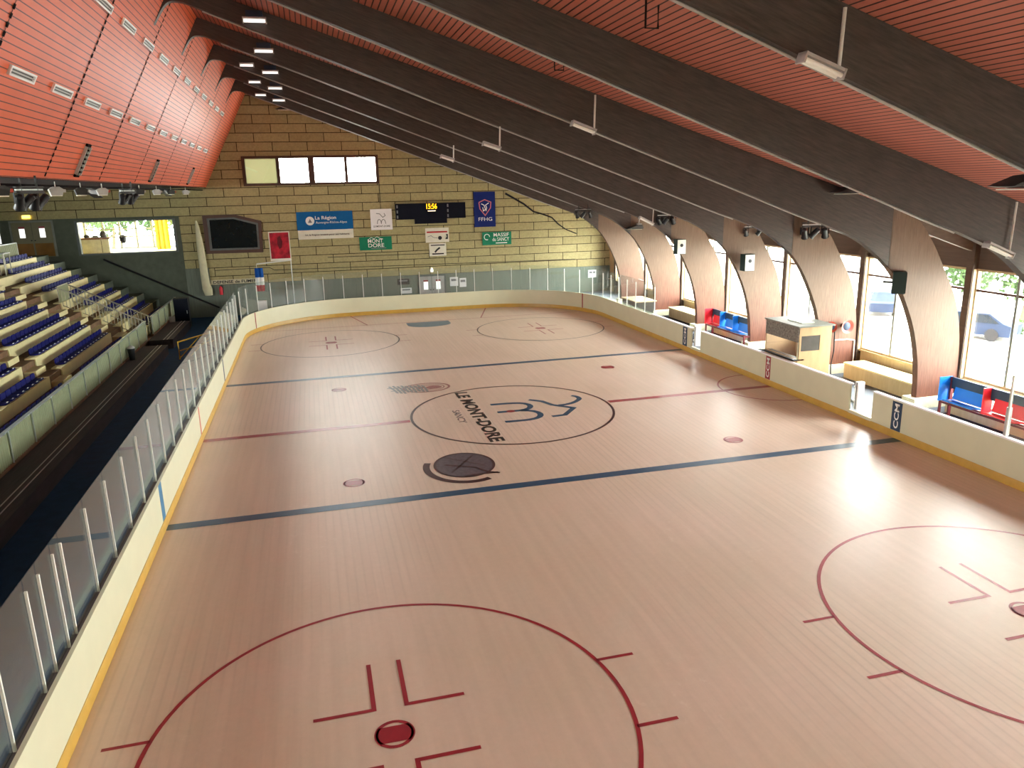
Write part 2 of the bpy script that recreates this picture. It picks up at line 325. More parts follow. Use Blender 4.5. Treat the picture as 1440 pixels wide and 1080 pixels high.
# ------------------------------------------------------------------ camera, world, daylight
cam = bpy.data.cameras.new('camera'); co = bpy.data.objects.new('camera', cam); C.objects.link(co)
def cam_basis(yaw, pitch, roll):
    f = Vector((math.sin(yaw)*math.cos(pitch), math.cos(yaw)*math.cos(pitch), -math.sin(pitch)))
    r = Vector((math.cos(yaw), -math.sin(yaw), 0)); u = r.cross(f)
    r2 = r*math.cos(roll) + u*math.sin(roll); u2 = -r*math.sin(roll) + u*math.cos(roll)
    return Matrix((r2, u2, -f)).transposed().to_4x4()
co.matrix_world = T(-6.596, -26.047, 7.999) @ cam_basis(.251, .253, -.023)
cam.sensor_fit = 'HORIZONTAL'; cam.sensor_width = 36; cam.lens = 1064.46/1440*36; cam.clip_end = 400; cam.clip_start = .05
sc = bpy.context.scene; sc.camera = co
vs = sc.view_settings; vs.view_transform = 'Standard'; vs.look = 'None'; vs.gamma = 1; vs.use_curve_mapping = False; vs.exposure = 1.3
sc.display_settings.display_device = 'sRGB'
w = bpy.data.worlds.new('daylight sky'); sc.world = w; w.use_nodes = True
bg = w.node_tree.nodes['Background']; bg.inputs[0].default_value = (.95, 1.0, .95, 1); bg.inputs[1].default_value = 16
sc.cycles.max_bounces = 10; sc.cycles.diffuse_bounces = 6; sc.cycles.glossy_bounces = 4; sc.cycles.transparent_max_bounces = 24
sc.cycles.sample_clamp_indirect = 8; sc.cycles.caustics_reflective = False; sc.cycles.caustics_refractive = False
def portal(name, Mx, sx, sy):
    l = bpy.data.lights.new(name, 'AREA'); l.shape = 'RECTANGLE'; l.size = sx; l.size_y = sy; l.cycles.is_portal = True
    o = bpy.data.objects.new(name, l); C.objects.link(o); o.matrix_world = Mx
portal('daylight portal right', T(15.75, -1, 3.1) @ RY(PI/2), 4.2, 58)          # area lamp -Z faces -X
portal('daylight portal high window', T(-6.2, 28.95, 9.5) @ RX(-PI/2), 9.0, 2.1)

portal('added opening portal left', T(-27.3, -3, 7.2) @ RY(-PI/2), 2.0, 22)  # samples sky through the opening added in the left wall
# ------------------------------------------------------------------ rink outline
RADIUS, XL, XR, YF, YN = 6.5, -10.7, 10.9, 25.0, -25.0
def arc(cx, cy, a0, a1, n, r=RADIUS): return [(cx+r*math.cos(a0+(a1-a0)*i/n), cy+r*math.sin(a0+(a1-a0)*i/n)) for i in range(n+1)]
def lin(a, b, n): return [(a[0]+(b[0]-a[0])*i/n, a[1]+(b[1]-a[1])*i/n) for i in range(n+1)]
FL = arc(XL+RADIUS, YF-RADIUS, PI, PI/2, 24); FR = arc(XR-RADIUS, YF-RADIUS, PI/2, 0, 24)
NL = arc(XL+RADIUS, YN+RADIUS, 1.5*PI, PI, 24); NR = arc(XR-RADIUS, YN+RADIUS, 0, -PI/2, 24)
def outline(): return NL + FL + FR + NR

# floor of the rink with its paint
fl = MB(); fl.face([(x, y, 0) for x, y in outline()[::-1]]); fl.keep = True
rink = tag(fl.build('floor_rink', m['rink']), 'bare pinkish beige rink floor painted with hockey lines', 'floor', kind='structure')
rink.data.flip_normals() if rink.data.polygons[0].normal.z < 0 else None
Z = .004
def paint(name, mb, mt, par=rink): mb.keep = True; return mb.build(name, mt, par)
paint('blue_line', MB().strip([(XL, -7.03), (XR, -7.03)], .36, Z), m['bluep'])
paint('blue_line', MB().strip([(XL, 7.72), (XR, 7.72)], .34, Z), m['bluep'])
paint('center_line', MB().strip([(XL, 0), (-3.72, 0)], .3, Z).strip([(3.9, .05), (XR, .05)], .3, Z), m['redp'])
def ring(r, n=96, cx=0, cy=0): return [(cx+r*math.cos(2*PI*k/n), cy+r*math.sin(2*PI*k/n)) for k in range(n)]
paint('center_circle', MB().strip(ring(3.72, cx=.08), .09, Z, True), m['darkp'])
paint('referee_crease', MB().strip(arc(XR, 0, PI*.5, PI*1.5, 40, 2.08), .07, Z), m['redp'])
paint('goal_line', MB().strip([(-9.75, 21.0), (10.0, 21.0)], .07, Z), m['redp'])
paint('goal_line', MB().strip([(-9.75, -21.0), (10.0, -21.0)], .07, Z), m['redp'])
paint('goal_trapezoid_line', MB().strip([(-4.5, 24.9), (-3.67, 21)], .08, Z).strip([(4.7, 24.9), (3.5, 21)], .08, Z), m['redp'])
cr = [(-1.32, 20.8), (1.35, 20.8), (1.35, 19.9)] + [(1.35*math.cos(a)*1.0, 19.9-.95*math.sin(a)) for a in [PI*i/12 for i in range(1, 12)]] + [(-1.32, 19.9)]
cm = MB(); cm.face([(x, y, Z) for x, y in cr[::-1]]); cr_o = paint('goal_crease', cm, m['creasep']); 
if cr_o.data.polygons[0].normal.z < 0: cr_o.data.flip_normals()
def spot(cx, cy, r):
    mb = MB().strip(ring(r-.03, 40, cx, cy), .06, Z, True)
    a = math.acos(.62)
    pl = [(cx+(r-.02)*math.cos(t), cy+(r-.02)*math.sin(t), Z) for t in [-PI/2+a+(PI-2*a)*i/10 for i in range(11)]] + [(cx-(r-.02)*math.cos(t), cy+(r-.02)*math.sin(t), Z) for t in [PI/2-a-(PI-2*a)*i/10 for i in range(11)]]
    mb.face(pl); return mb
for cx, cy in ((-6, -5.42), (6, -5.42), (-6, 5.42), (6, 5.42)): paint('face_off_spot', spot(cx, cy, .31), m['redp'])
for cx, cy in ((-6, -16.05), (6, -16.05), (-6, 16.05), (6, 16.05)):
    paint('face_off_circle', MB().strip(ring(3.7, 96, cx, cy), .07, Z, True), m['redp'] if cy < 0 else m['darkp'])
    paint('face_off_spot', spot(cx, cy, .31), m['redp'])
    hm = MB(); lm = MB()
    for sy in (-1, 1):
        for sx in (-1, 1):
            x0 = math.sqrt(3.7**2-.87**2)
            hm.strip([(cx+sx*x0, cy+sy*.87), (cx+sx*(x0+.68), cy+sy*.87)], .07, Z)
            lm.strip([(cx+sx*1.2, cy+sy*.64), (cx+sx*.26, cy+sy*.64), (cx+sx*.26, cy+sy*1.87)], .075, Z)
    paint('hash_mark', hm, m['redp']); paint('face_off_mark', lm, m['redp'])
FT = lambda x, y: T(x, y, Z) @ RZ(-PI/2)     # lettering that reads towards the camera end, tops to the right
text('lettering', 'LE MONT-DORE', m['blackp'], rink, FT(-1.24, .05), 6.45, .52, .002, bold=.035)
text('lettering', 'SANCY', m['greyp'], rink, FT(-1.92, 0), 1.6, .27, .002)
lg = MB()
def bez(p, n=8):
    out = []
    for i in range(0, len(p)-3, 3):
        for k in range(n+1):
            t = k/n; q = [(1-t)**3, 3*t*(1-t)**2, 3*t*t*(1-t), t**3]
            out.append((sum(q[j]*p[i+j][0] for j in range(4)), sum(q[j]*p[i+j][1] for j in range(4))))
    return [o for i, o in enumerate(out) if i == 0 or o != out[i-1]]
lg.strip(bez([(-.5, 1.12), (0, 1.1), (.2, 1.08), (.4, 1.05), (1.1, .95), (1.05, .1), (.4, .02)]), .22, Z)
lg.strip([(.4, .02), (-.48, .05)], .22, Z)
lg.strip(bez([(.4, -.02), (1.15, -.1), (1.15, -1.1), (.4, -1.2), (.2, -1.22), (-.1, -1.2), (-.5, -1.18)]), .22, Z)
lg.strip([(1.08, 1.31), (1.5, .95), (1.72, .35), (2.36, -.3), (1.77, -1.05), (1.27, -1.09)], .2, Z)
lg.strip(bez([(1.95, .22), (2.4, .15), (2.8, .5), (2.98, .8), (3.05, 1.05), (2.98, 1.25), (2.84, 1.34)]), .2, Z)
paint('town_logo', lg, m['bluep']); paint('center_spot', MB().disc(.02, .03, .16, Z+.002), m['redp'])
# two worn club emblems
e1 = MB().disc(-2.72, -4.95, .88, Z, 40, ry=1.02); paint('emblem_disc', e1, m['greyp'])
e2 = MB().strip([(-2.72+1.15*math.cos(a), -5.05+1.3*math.sin(a)) for a in [PI*.86+PI*.78*i/24 for i in range(25)]], .2, Z)
e2.strip([(-2.72+.88*math.cos(a), -4.95+1.02*math.sin(a)) for a in [2*PI*i/40 for i in range(40)]], .08, Z+.001, True); e2.strip([(-3.3, -4.8), (-2.5, -5.25), (-2.15, -5.75), (-1.86, -5.92)], .09, Z+.002).strip([(-2.9, -5.9), (-2.4, -5.85), (-1.9, -5.86)], .1, Z+.002).strip([(-2.3, -4.2), (-3.2, -5.5)], .06, Z+.002).strip([(-3.25, -4.1), (-2.15, -5.2)], .05, Z+.002)
paint('emblem_lines', e2, m['darkp'])
f1 = MB().strip([(-2.45+.95*math.cos(a), 4.55+.72*math.sin(a)) for a in [2*PI*i/40 for i in range(40)]], .1, Z, True)
f1.strip([(-2.45+.74*math.cos(a), 4.55+.54*math.sin(a)) for a in [2*PI*i/40 for i in range(40)]], .05, Z, True).strip([(-2.9, 4.9), (-2.3, 4.85), (-1.9, 4.7)], .07, Z).strip([(-2.9, 4.2), (-2.3, 4.25), (-1.9, 4.4)], .07, Z); f1.disc(-2.15, 4.5, .34, Z+.001, 24, ry=.26).disc(-2.7, 4.6, .2, Z, 20, ry=.16); paint('emblem_ring', f1, m['ringp'])
f2 = MB()
for k in range(9): f2.strip([(-3.95+.17*k, 5.2-.03*k+.1*(k % 2)), (-3.8+.16*k, 4.6), (-3.7+.15*k, 4.0-.08*(k % 3))], .1, Z+.002)
f2.strip([(-4.05, 4.9), (-3.3, 4.75), (-2.6, 4.7)], .1, Z+.003).strip([(-3.95, 4.4), (-3.2, 4.35), (-2.7, 4.4)], .08, Z+.003)
paint('emblem_lines', f2, m['tealp'])

# ------------------------------------------------------------------ boards round the rink
def sweep(path, prof, closed_prof=True, n_off=1):
    """prof: (outward offset, z) ring swept along a 2-D path"""
    mb = MB(); P = [Vector(p) for p in path]; rings = []
    for i, p in enumerate(P):
        d = (P[min(i+1, len(P)-1)] - P[max(i-1, 0)]).normalized(); nn = Vector((-d.y, d.x))
        rings.append(len(mb.v)); mb.v += [(p.x+nn.x*o, p.y+nn.y*o, z) for o, z in prof]
    k = len(prof)
    for a, b in zip(rings, rings[1:]):
        for j in range(k): mb.f.append([a+j, a+(j+1) % k, b+(j+1) % k, b+j]); mb.m.append(0)
    mb.f.append([rings[0]+j for j in range(k)]); mb.m.append(0); mb.f.append([rings[-1]+j for j in range(k)]); mb.m.append(0)
    return mb
rect = lambda o0, o1, z0, z1: [(o0, z0), (o1, z0), (o1, z1), (o0, z1)]
KICK = [(-.03, .005), (.0, .005), (.0, .24), (-.012, .24), (-.03, .2)]
def board_run(name, label, path, dark_cap_path=None, H=1.19):
    t = thing(name, label, 'rink board')
    sweep(path, rect(0, .07, .22, H)).build('board_panel', m['white'], t, True)
    sweep(path, [(o, z) for o, z in KICK] + []).build('kick_strip', m['kick'], t, True)
    if dark_cap_path: sweep(dark_cap_path, rect(.072, .25, .02, H-.14)).build('ledge', m['cap'], t, True)
    else: sweep(path, rect(.0, .14, H, H+.05)).build('cap_rail', m['signw'], t, True)
    return t
far_path = [(XL, y) for y in (-25+6.5,)]
main_path = NL[6:] + lin((XL, -18.5), (XL, 18.5), 4)[1:-1] + FL + FR + [(XR, 6.85)]
ends_at = main_path.index(FR[-1])
t_main = board_run('rink_boards', 'long white rink boards with yellow kick strip, left side and far end under glass', main_path, main_path[:ends_at+1] + [(XR, 11.4)])
sweep([(XR, 11.4), (XR, 6.85)], rect(0, .14, 1.19, 1.25)).build('cap_rail', m['signw'], t_main)
t_mid = board_run('rink_boards', 'white rink boards between the two bench gates, red striped, in front of the booth', [(XR, 5.92), (XR, -4.62)], H=1.21)
t_near = board_run('rink_boards', 'white rink boards in front of the nearer players bench with blue striped panel', [(XR, -5.75), (XR, -18.5)] + NR[1:12], H=1.21)
# gate sills
for y0, y1, lab in ((5.92, 6.85, 'low white sill of the open gate before the farther bench'), (-5.75, -4.62, 'low white sill of the open gate beside the nearer bench')):
    g = tag(MB().box(XR-.0, XR+.1, y0, y1, .0, .33).build('gate_sill', m['white']), lab, 'gate sill')
    MB().box(XR-.03, XR-.001, y0, y1, .005, .22).build('kick_strip', m['kick'], g)
def gate(y, lab):
    g = thing('gate_leaf', lab, 'gate', (XR+.1, y, .3))
    MB().box(0.05, .3, -.2, -.04, .06, 1.02).build('leaf_panel', m['signw'], g); MB().box(.04, .049, -.13, -.1, .06, 1.0).build('edge_strip', m['black'], g); MB().box(0.02, .3, -.04, -.01, .3, .36).build('hinge', m['alu'], g); MB().box(.02, .3, -.04, -.01, .8, .86).build('hinge', m['alu'], g)
gate(-4.64, 'open white gate leaf swung back beside the nearer gate opening')
gate(6.86, 'open white gate leaf swung back at the farther gate opening')
# strips painted on the board faces
def board_strip(par, x, y0, y1, mt, s, nm='stripe'):
    d = -1 if x > 0 else 1
    MB().box(min(x, x+.004*d), max(x, x+.004*d), y0, y1, .245, 1.185).build(nm, mt, par)
    if s:
        Mx = T(x-.006, (y0+y1)/2, .72) @ Matrix(((0, 0, -1, 0), (0, 1, 0, 0), (1, 0, 0, 0), (0, 0, 0, 1))).to_4x4()
        Mx = T(x-.006, (y0+y1)/2, .72) @ Matrix(((0, 0, -1, 0), (0, -1, 0, 0), (-1, 0, 0, 0), (0, 0, 0, 1))).to_4x4() if False else Mx
        text('lettering', s, m['lw'], par, Mx, .8, .2, .002, bold=.02)
board_strip(t_near, XR, -7.06, -6.64, m['bnavy'] if False else m['navy'], 'CCM'); board_strip(t_mid, XR, .12, .46, m['redp'], 'CCM'); board_strip(t_main, XR, 7.26, 7.72, m['navy'], 'CCM')
board_strip(t_main, XL, -7.2, -6.86, mat('board blue stripe', srgb(50, 120, 160), .4, .5), None); board_strip(t_main, XL, -.06, .1, mat('board red stripe', srgb(190, 70, 50), .4, .5), None); board_strip(t_main, XL, 7.6, 7.84, m['navy'], None)
def radial_stripe(px, py):
    i = min(range(len(main_path)), key=lambda k: (main_path[k][0]-px)**2+(main_path[k][1]-py)**2)
    p = Vector(main_path[i]); d = (Vector(main_path[i+1])-Vector(main_path[i-1])).normalized(); n2 = Vector((d.y, -d.x))
    a = p-d*.05+n2*.012; b = p+d*.05+n2*.012
    k = MB(); k.face([(a.x, a.y, .245), (b.x, b.y, .245), (b.x, b.y, 1.185), (a.x, a.y, 1.185)]); k.build('goal_line_stripe', m['redp'], t_main)
radial_stripe(-10.2, 21.0); radial_stripe(10.4, 21.0)

# ------------------------------------------------------------------ glass and posts on the boards
def glass_run(stations, label, grp, zb=1.05, zt=2.86, post_top=2.68, off=.21):
    for i in range(len(stations)-1):
        (p, nn), (q, n2) = stations[i], stations[i+1]; A = p+nn*off; B = q+n2*off; d = B-A
        g = thing('rink_glass', label, 'rink glass', (A.x, A.y, zb), math.atan2(d.y, d.x), grp)
        MB().box(.012, d.length-.012, -.006, .006, 0, zt-zb).build('pane', m['rinkglass'], g)
        if 'post' not in proto: proto['post'] = MB().box(-.017, .017, -.045, -.008, 0, post_top-zb).build('post', m['post'], g)
        else:
            c = proto['post'].copy(); C.objects.link(c); c.parent = g; c.name = 'post'
        if i == len(stations)-2:
            c = proto['post'].copy(); C.objects.link(c); c.parent = g; c.location = (d.length, 0, 0)
proto = {}
L = Vector((-1, 0))
ys = [-17.7, -16.3, -15.06, -14.55, -13.89, -13.49, -12.08, -10.7, -9.28, -7.86, -6.46]
while ys[-1] < 17: ys.append(ys[-1]+1.42)
stL = [(Vector((XL, y)), L) for y in ys]
glass_run(stL, 'tall clear glass pane with slim white post on the left rink boards', 'glass along the left boards')
# curved far corners and the far end
full = FL + FR + [(XR, 11.43)]
P = [Vector(p) for p in full]; cum = [0]
for a, b in zip(P, P[1:]): cum.append(cum[-1]+(b-a).length)
start = max(0, ys[-1]+1.42-18.5); n_st = 29; st = []
for k in range(n_st):
    s_ = start+.2 + (cum[-1]-start-.2)*k/(n_st-1)
    j = min(max(i for i in range(len(cum)) if cum[i] <= s_+1e-6), len(P)-2); f = (s_-cum[j])/(cum[j+1]-cum[j])
    p = P[j].lerp(P[j+1], f); d = (P[j+1]-P[j]).normalized(); st.append((p, Vector((-d.y, d.x))))
glass_run([stL[-1]] [:0] + st, 'tall clear glass pane with slim white post round the far end boards', 'glass round the far end')
glass_run([(Vector((XR, y)), Vector((1, 0))) for y in (-10.7, -12.1, -13.5, -14.9, -16.3)], 'tall clear glass pane with post on the right boards before the nearer bench', 'glass on the right boards', zb=1.26, zt=2.95, post_top=2.9, off=.1)

# ------------------------------------------------------------------ hall floors
def struct(mb, name, mt, label, cat, **k): return tag(mb.build(name, mt, **k), label, cat, kind='structure')
struct(MB().box(-27, 15.3, -30, 28.5, -.3, -.012), 'floor', m['conc'], 'concrete slab under the whole hall', 'floor')
def ring_floor(x0, x1, y0, y1, z0, z1): return MB().box(x0, x1, y0, y1, z0, z1)
struct(ring_floor(-15.6, -10.98, -28, 28.45, -.01, .0), 'floor_walkway', m['navyfloor'], 'dark navy rubber walkway floor between left boards and stands', 'floor')
struct(ring_floor(-10.9, 13, 25.3, 28.45, -.011, -.002), 'floor_far', m['rubber'], 'dark floor behind the far end boards', 'floor')
struct(ring_floor(11.18, 15.3, -28, 28.4, -.01, .22), 'floor_bench', m['benchfloor'], 'grey blue raised floor behind the right boards', 'floor')
struct(MB().box(11.7, 13.9, -13.5, -5.8, .222, .25).box(11.7, 13.9, 5.4, 10.2, .222, .25).box(12.2, 15, 12.5, 20, .222, .25), 'floor_mat', m['rubber'], 'black rubber mats in front of the players benches', 'floor mat')

# ------------------------------------------------------------------ far end wall with openings, cut to the roof line
def holed_wall(x0, x1, z0, z1, holes, y0, y1):
    xs = sorted({x0, x1, *[h[0] for h in holes], *[h[1] for h in holes]}); zs = sorted({z0, z1, *[h[2] for h in holes], *[h[3] for h in holes]})
    mb = MB()
    inside = lambda x, z: any(h[0] < x < h[1] and h[2] < z < h[3] for h in holes)
    nx, nz = len(xs)-1, len(zs)-1
    solid = [[not inside((xs[i]+xs[i+1])/2, (zs[j]+zs[j+1])/2) for j in range(nz)] for i in range(nx)]
    for i in range(nx):
        for j in range(nz):
            if not solid[i][j]: continue
            a, b, c, d = xs[i], xs[i+1], zs[j], zs[j+1]
            mb.face([(a, y0, c), (b, y0, c), (b, y0, d), (a, y0, d)]); mb.face([(a, y1, d), (b, y1, d), (b, y1, c), (a, y1, c)])
            if i == 0 or not solid[i-1][j]: mb.face([(a, y0, d), (a, y1, d), (a, y1, c), (a, y0, c)])
            if i == nx-1 or not solid[i+1][j]: mb.face([(b, y0, c), (b, y1, c), (b, y1, d), (b, y0, d)])
            if j == 0 or not solid[i][j-1]: mb.face([(a, y1, c), (b, y1, c), (b, y0, c), (a, y0, c)])
            if j == nz-1 or not solid[i][j+1]: mb.face([(a, y0, d), (b, y0, d), (b, y1, d), (a, y1, d)])
    mb.keep = True; return mb
YW = 28.5
UPWIN = (-10.6, -1.72, 8.52, 10.42); LOBBY = (-21.05, -15.1, 4.42, 6.6); DARKW = (-13.4, -9.78, 4.22, 6.7)
up_ = holed_wall(-27, 15.4, 8.49, 14.3, [UPWIN], YW, YW+.3).build('u', m['brick'])
bm = bmesh.new(); bm.from_mesh(up_.data)
for co_, no_ in (((0, 0, 10.98), Vector((.33, 0, 1))), ((-9.9, 0, 14.28), Vector((-5.81, 0, 3.07)))):
    if no_.x < 0: co_ = (-10.02, 0, 14.28)
    bmesh.ops.bisect_plane(bm, geom=bm.verts[:]+bm.edges[:]+bm.faces[:], plane_co=co_, plane_no=no_.normalized(), clear_outer=True)
bpy.data.objects.remove(up_)
wall = struct(holed_wall(-27, 15.4, 0, 8.49, [LOBBY], YW, YW+.3), 'wall_far', m['brick'], 'far end wall of tan acoustic boards in running bond', 'wall')
bm.from_mesh(wall.data); bm.to_mesh(wall.data); bm.free()
bm = bmesh.new(); bm.from_mesh(wall.data)
bmesh.ops.bisect_plane(bm, geom=bm.verts[:]+bm.edges[:]+bm.faces[:], plane_co=(0, 0, 10.98), plane_no=Vector((.33, 0, 1)).normalized(), clear_outer=True)
bm.to_mesh(wall.data); bm.free()
# grey cladding at its foot: low along the rink, high behind the stands
struct(MB().box(-10.6, 15.3, YW-.06, YW-.005, 0, 2.13).box(-13.38, -10.6, YW-.06, YW-.005, 0, 2.13).box(-14.85, -13.38, YW-.06, YW-.005, 0, 3.28), 'trim_1', m['wainscot'], 'grey ribbed cladding along the foot of the far wall', 'cladding')
struct(MB().box(-27, -21.05, YW-.06, YW-.005, 0, 6.75).box(-21.05, -14.85, YW-.06, YW-.005, 0, 4.42).box(-15.1, -14.85, YW-.06, YW-.005, 4.42, 6.72).box(-21.05, -15.1, YW-.06, YW-.005, 6.6, 6.75), 'trim_2', m['darkwall'], 'dark grey green lining of the wall behind the stands', 'cladding')
rl = tag(MB().tube([(-19.66, YW-.14, 4.14), (-15.51, YW-.14, 1.93), (-12.98, YW-.14, .6)], .06).build('wall_handrail', m['black']), 'black sloping handrail on the dark wall beyond the stands', 'handrail')
MB().box(-18.6, -18.56, YW-.14, YW-.05, 3.5, 3.58).box(-14.2, -14.16, YW-.14, YW-.05, 1.2, 1.27).build('bracket', m['black'], rl)
struct(MB().box(-27.2, -27, -30, 28.8, -.3, 6.2).box(-27.2, -27, -30, 28.8, 8.2, 9).box(-27.2, -27, 8, 28.8, 6.2, 8.2).box(-27.2, -27, -30, -14, 6.2, 8.2), 'wall_left', m['darkwall'], 'dark side wall behind the stands', 'wall')  # high opening out of view, added to let fill daylight in
# near end behind the camera: solid wall with one opening added for fill daylight
struct(holed_wall(-27, 15.4, -.3, 14.6, [(-9, -5, 7.4, 8.4)], -30.3, -30), 'wall_near', m['cream'], 'near end wall behind the viewer', 'wall')

# high window of four lights
hw_ = thing('window_1', 'high four light window with brown frame in the far wall', 'window', (0, YW, 0), kind='structure')
x0, x1, z0, z1 = UPWIN
MB().box(x0, x1, -.08, .2, z1-.16, z1).box(x0, x1, -.08, .2, z0, z0+.16).box(x0, x0+.2, -.079, .199, z0, z1).box(x1-.2, x1, -.079, .199, z0, z1).build('window_frame', m['brownfr'], hw_)
for xm, wd in ((-8.33, .22), (-6.19, .4), (-3.9, .2)): MB().box(xm-wd/2, xm+wd/2, -.06, .18, z0+.16, z1-.16).build('mullion', m['brownfr'], hw_)
for i, (a, b) in enumerate(((-10.4, -8.44), (-8.22, -6.39), (-5.99, -4.0), (-3.8, -1.92))):
    tag(MB().box(a, b, .1, .112, z0+.16, z1-.16).build('pane', m['win'], hw_))
    if i == 0: tag(MB().box(a, b, .14, .15, z0+.16, z1-.16).build('blind', m['blindt'] if 'blindt' in m else m['blind'], hw_), 'drawn tan blind')
# lobby window
lw2 = thing('window_2', 'wide window beside the double doors looking into a bright lobby', 'window', (0, YW, 0), kind='structure')
x0, x1, z0, z1 = LOBBY
MB().box(x0, x1, -.1, .25, z1-.1, z1).box(x0, x1, -.1, .25, z0, z0+.1).box(x0, x0+.16, -.099, .249, z0, z1).box(x1-.16, x1, -.099, .249, z0, z1).build('window_frame', m['bluefr'], lw2)
MB().box(x0+.16, x1-.16, .1, .112, z0+.1, z1-.1).build('pane', m['win'], lw2)
# dark window with a cut corner
dw = thing('window_3', 'dark window with a cut upper corner and brown frame on the far wall', 'window', (0, YW, 0), kind='structure')
pg = [(-13.42, 4.22), (-9.8, 4.18), (-9.73, 6.25), (-11.4, 6.72), (-13.4, 6.71)]
cx, cz = sum(p[0] for p in pg)/5, sum(p[1] for p in pg)/5
inn = [(-13.16, 4.42), (-10.0, 4.4), (-9.95, 6.12), (-11.45, 6.54), (-13.14, 6.52)]
inn2 = [(-13.02, 4.54), (-10.12, 4.52), (-10.08, 6.02), (-11.48, 6.43), (-13.0, 6.41)]
def frame_ring(a, b, y0, y1):
    mb = MB(); k = len(a)
    for i in range(k):
        j = (i+1) % k
        mb.face([(a[i][0], y0, a[i][1]), (a[j][0], y0, a[j][1]), (b[j][0], y0, b[j][1]), (b[i][0], y0, b[i][1])])
        mb.face([(a[i][0], y1, a[i][1]), (b[i][0], y1, b[i][1]), (b[j][0], y1, b[j][1]), (a[j][0], y1, a[j][1])])
        mb.face([(a[i][0], y0, a[i][1]), (a[i][0], y1, a[i][1]), (a[j][0], y1, a[j][1]), (a[j][0], y0, a[j][1])])
        mb.face([(b[i][0], y0, b[i][1]), (b[j][0], y0, b[j][1]), (b[j][0], y1, b[j][1]), (b[i][0], y1, b[i][1])])
    return mb
frame_ring(pg, inn, -.12, -.002).build('window_frame', m['brownfr'], dw); frame_ring(inn, inn2, -.07, -.002).build('inner_frame', m['bluefr'], dw)
gp = MB(); gp.face([(x, -.03, z) for x, z in inn2]); gp.keep = True
gp.build('pane', m['darkglass'], dw)

# doors
def double_door(name, label, x0, x1, z0, z1, dmat, split, windows, kickplate):
    d = thing(name, label, 'door', (0, YW-.06, 0), kind='structure')
    MB().box(x0-.1, x0, -.05, 0, z0, z1+.1).box(x1, x1+.1, -.05, 0, z0, z1+.1).box(x0, x1, -.05, 0, z1, z1+.1).build('door_frame', m['bluefr'] if dmat != m['door'] else m['grey'], d)
    for a, b in ((x0, split), (split, x1)):
        leaf = MB().box(a+.015, b-.015, -.035, 0, z0, z1-.01).build('door_leaf', dmat, d)
        if kickplate: MB().box(a+.05, b-.05, -.04, -.036, z0+.03, z0+.85).build('kick_plate', m['doorbrown'], leaf)
        for wx in windows:
            c = a+(b-a)*wx; MB().box(c-.16, c+.16, -.042, -.036, z1-.95, z1-.38).build('door_window', m['lamp_pane_glow'], leaf)  # pane itself glows, standing in for light from the room behind
            MB().box(c-.17, c+.17, -.043, -.0361, z1-.38, z1-.26).build('notice', m['redp'], leaf)
        MB().box((b-.14 if a == x0 else a+.06), (b-.06 if a == x0 else a+.14), -.07, -.036, z0+1.0, z0+1.06).build('door_handle', m['black'], leaf)
    return d
double_door('door_1', 'double doors with small bright windows at the top of the stands', -24.62, -22.35, 4.45, 6.6, m['door'], -23.49, (.5,), True)
double_door('door_2', 'grey double doors behind the glass under the two white posters', .7, 2.5, 0, 2.0, m['lampgrey'], 1.56, (.5,), False)
t = thing('door_3', 'dark door with a narrow lit slot at the left edge', 'door', (0, YW-.06, 0), kind='structure')
MB().box(-26.5, -25.1, -.04, 0, 4.45, 6.6).build('door_leaf', m['darkwall'], t); MB().box(-25.42, -25.28, -.046, -.041, 5.35, 6.0).build('door_window', m['lamp_pane_glow'], t)  # slot pane glows in place of light from behind the door
ex = thing('exit_lamp', 'small glowing yellow exit lamp above the double doors', 'lamp', (-23.69, YW-.01, 6.93))
MB().box(-.22, .22, -.1, 0, -.08, .1).build('lamp_body', m['exitl'], ex); MB().box(-.24, .24, -.05, 0, .1, .14).build('bracket', m['lampgrey'], ex)

# lobby beyond the window
struct(MB().box(-22.5, -13.5, YW+.31, 36, 4.2, 4.32), 'floor_lobby', m['lobbyfloor'], 'pale tiled lobby floor beyond the wide window', 'floor')
struct(MB().box(-22.5, -13.5, YW+.31, 36, 7.0, 7.1), 'ceiling_lobby', m['cream'], 'cream ceiling of the lobby beyond the wide window', 'ceiling')
struct(MB().box(-22.6, -22.5, YW+.31, 36, 4.2, 7.1), 'wall_lobby', m['cream'], 'cream lobby side wall beyond the wide window', 'wall')
gz = thing('window_4', 'outer lobby glazing with thin grey bars and trees outside', 'window', (0, 35.9, 0), kind='structure')
fr = MB()
for x in (-22.4, -21.2, -20.1, -19.0, -17.9, -17.0, -15.9, -14.8, -13.6): fr.box(x-.07, x+.07, -.05, .05, 4.32, 7.0)
for z in (4.38, 5.2, 5.75, 6.95): fr.box(-22.4, -13.6, -.04, .04, z-.05, z+.05)
fr.build('glazing_bars', m['grey'], gz)
MB().box(-22.4, -13.6, .06, .07, 4.32, 7.0).build('pane', m['win'], gz)
ct = thing('lobby_counter', 'cream counter with brown top inside the lobby window', 'counter', (-19.9, 30.2, 4.32))
MB().box(-1.3, .35, -.3, .3, .14, 1.02).build('counter_body', m['tan'], ct); MB().box(-1.35, .4, -.34, .34, 1.02, 1.12).build('counter_top', m['countertop'], ct); MB().box(-1.3, .35, -.28, .28, 0, .14).build('plinth', m['countertop'], ct); MB().box(-.12, -.09, -.306, -.301, .16, 1.0).build('joint', m['black'], ct)
def lump(name, lab, loc, r, h, mt, cat='bag'):
    o = MB().lathe([(r*.7, 0), (r, h*.3), (r*.9, h*.75), (r*.4, h)], n=12).build(name, mt, smooth=True); o.location = loc; return tag(o, lab, cat)
lump('shoulder_bag', 'dark round bag on the lobby counter right of two small ones', (-19.9, 30.2, 5.44), .22, .42, m['black'])
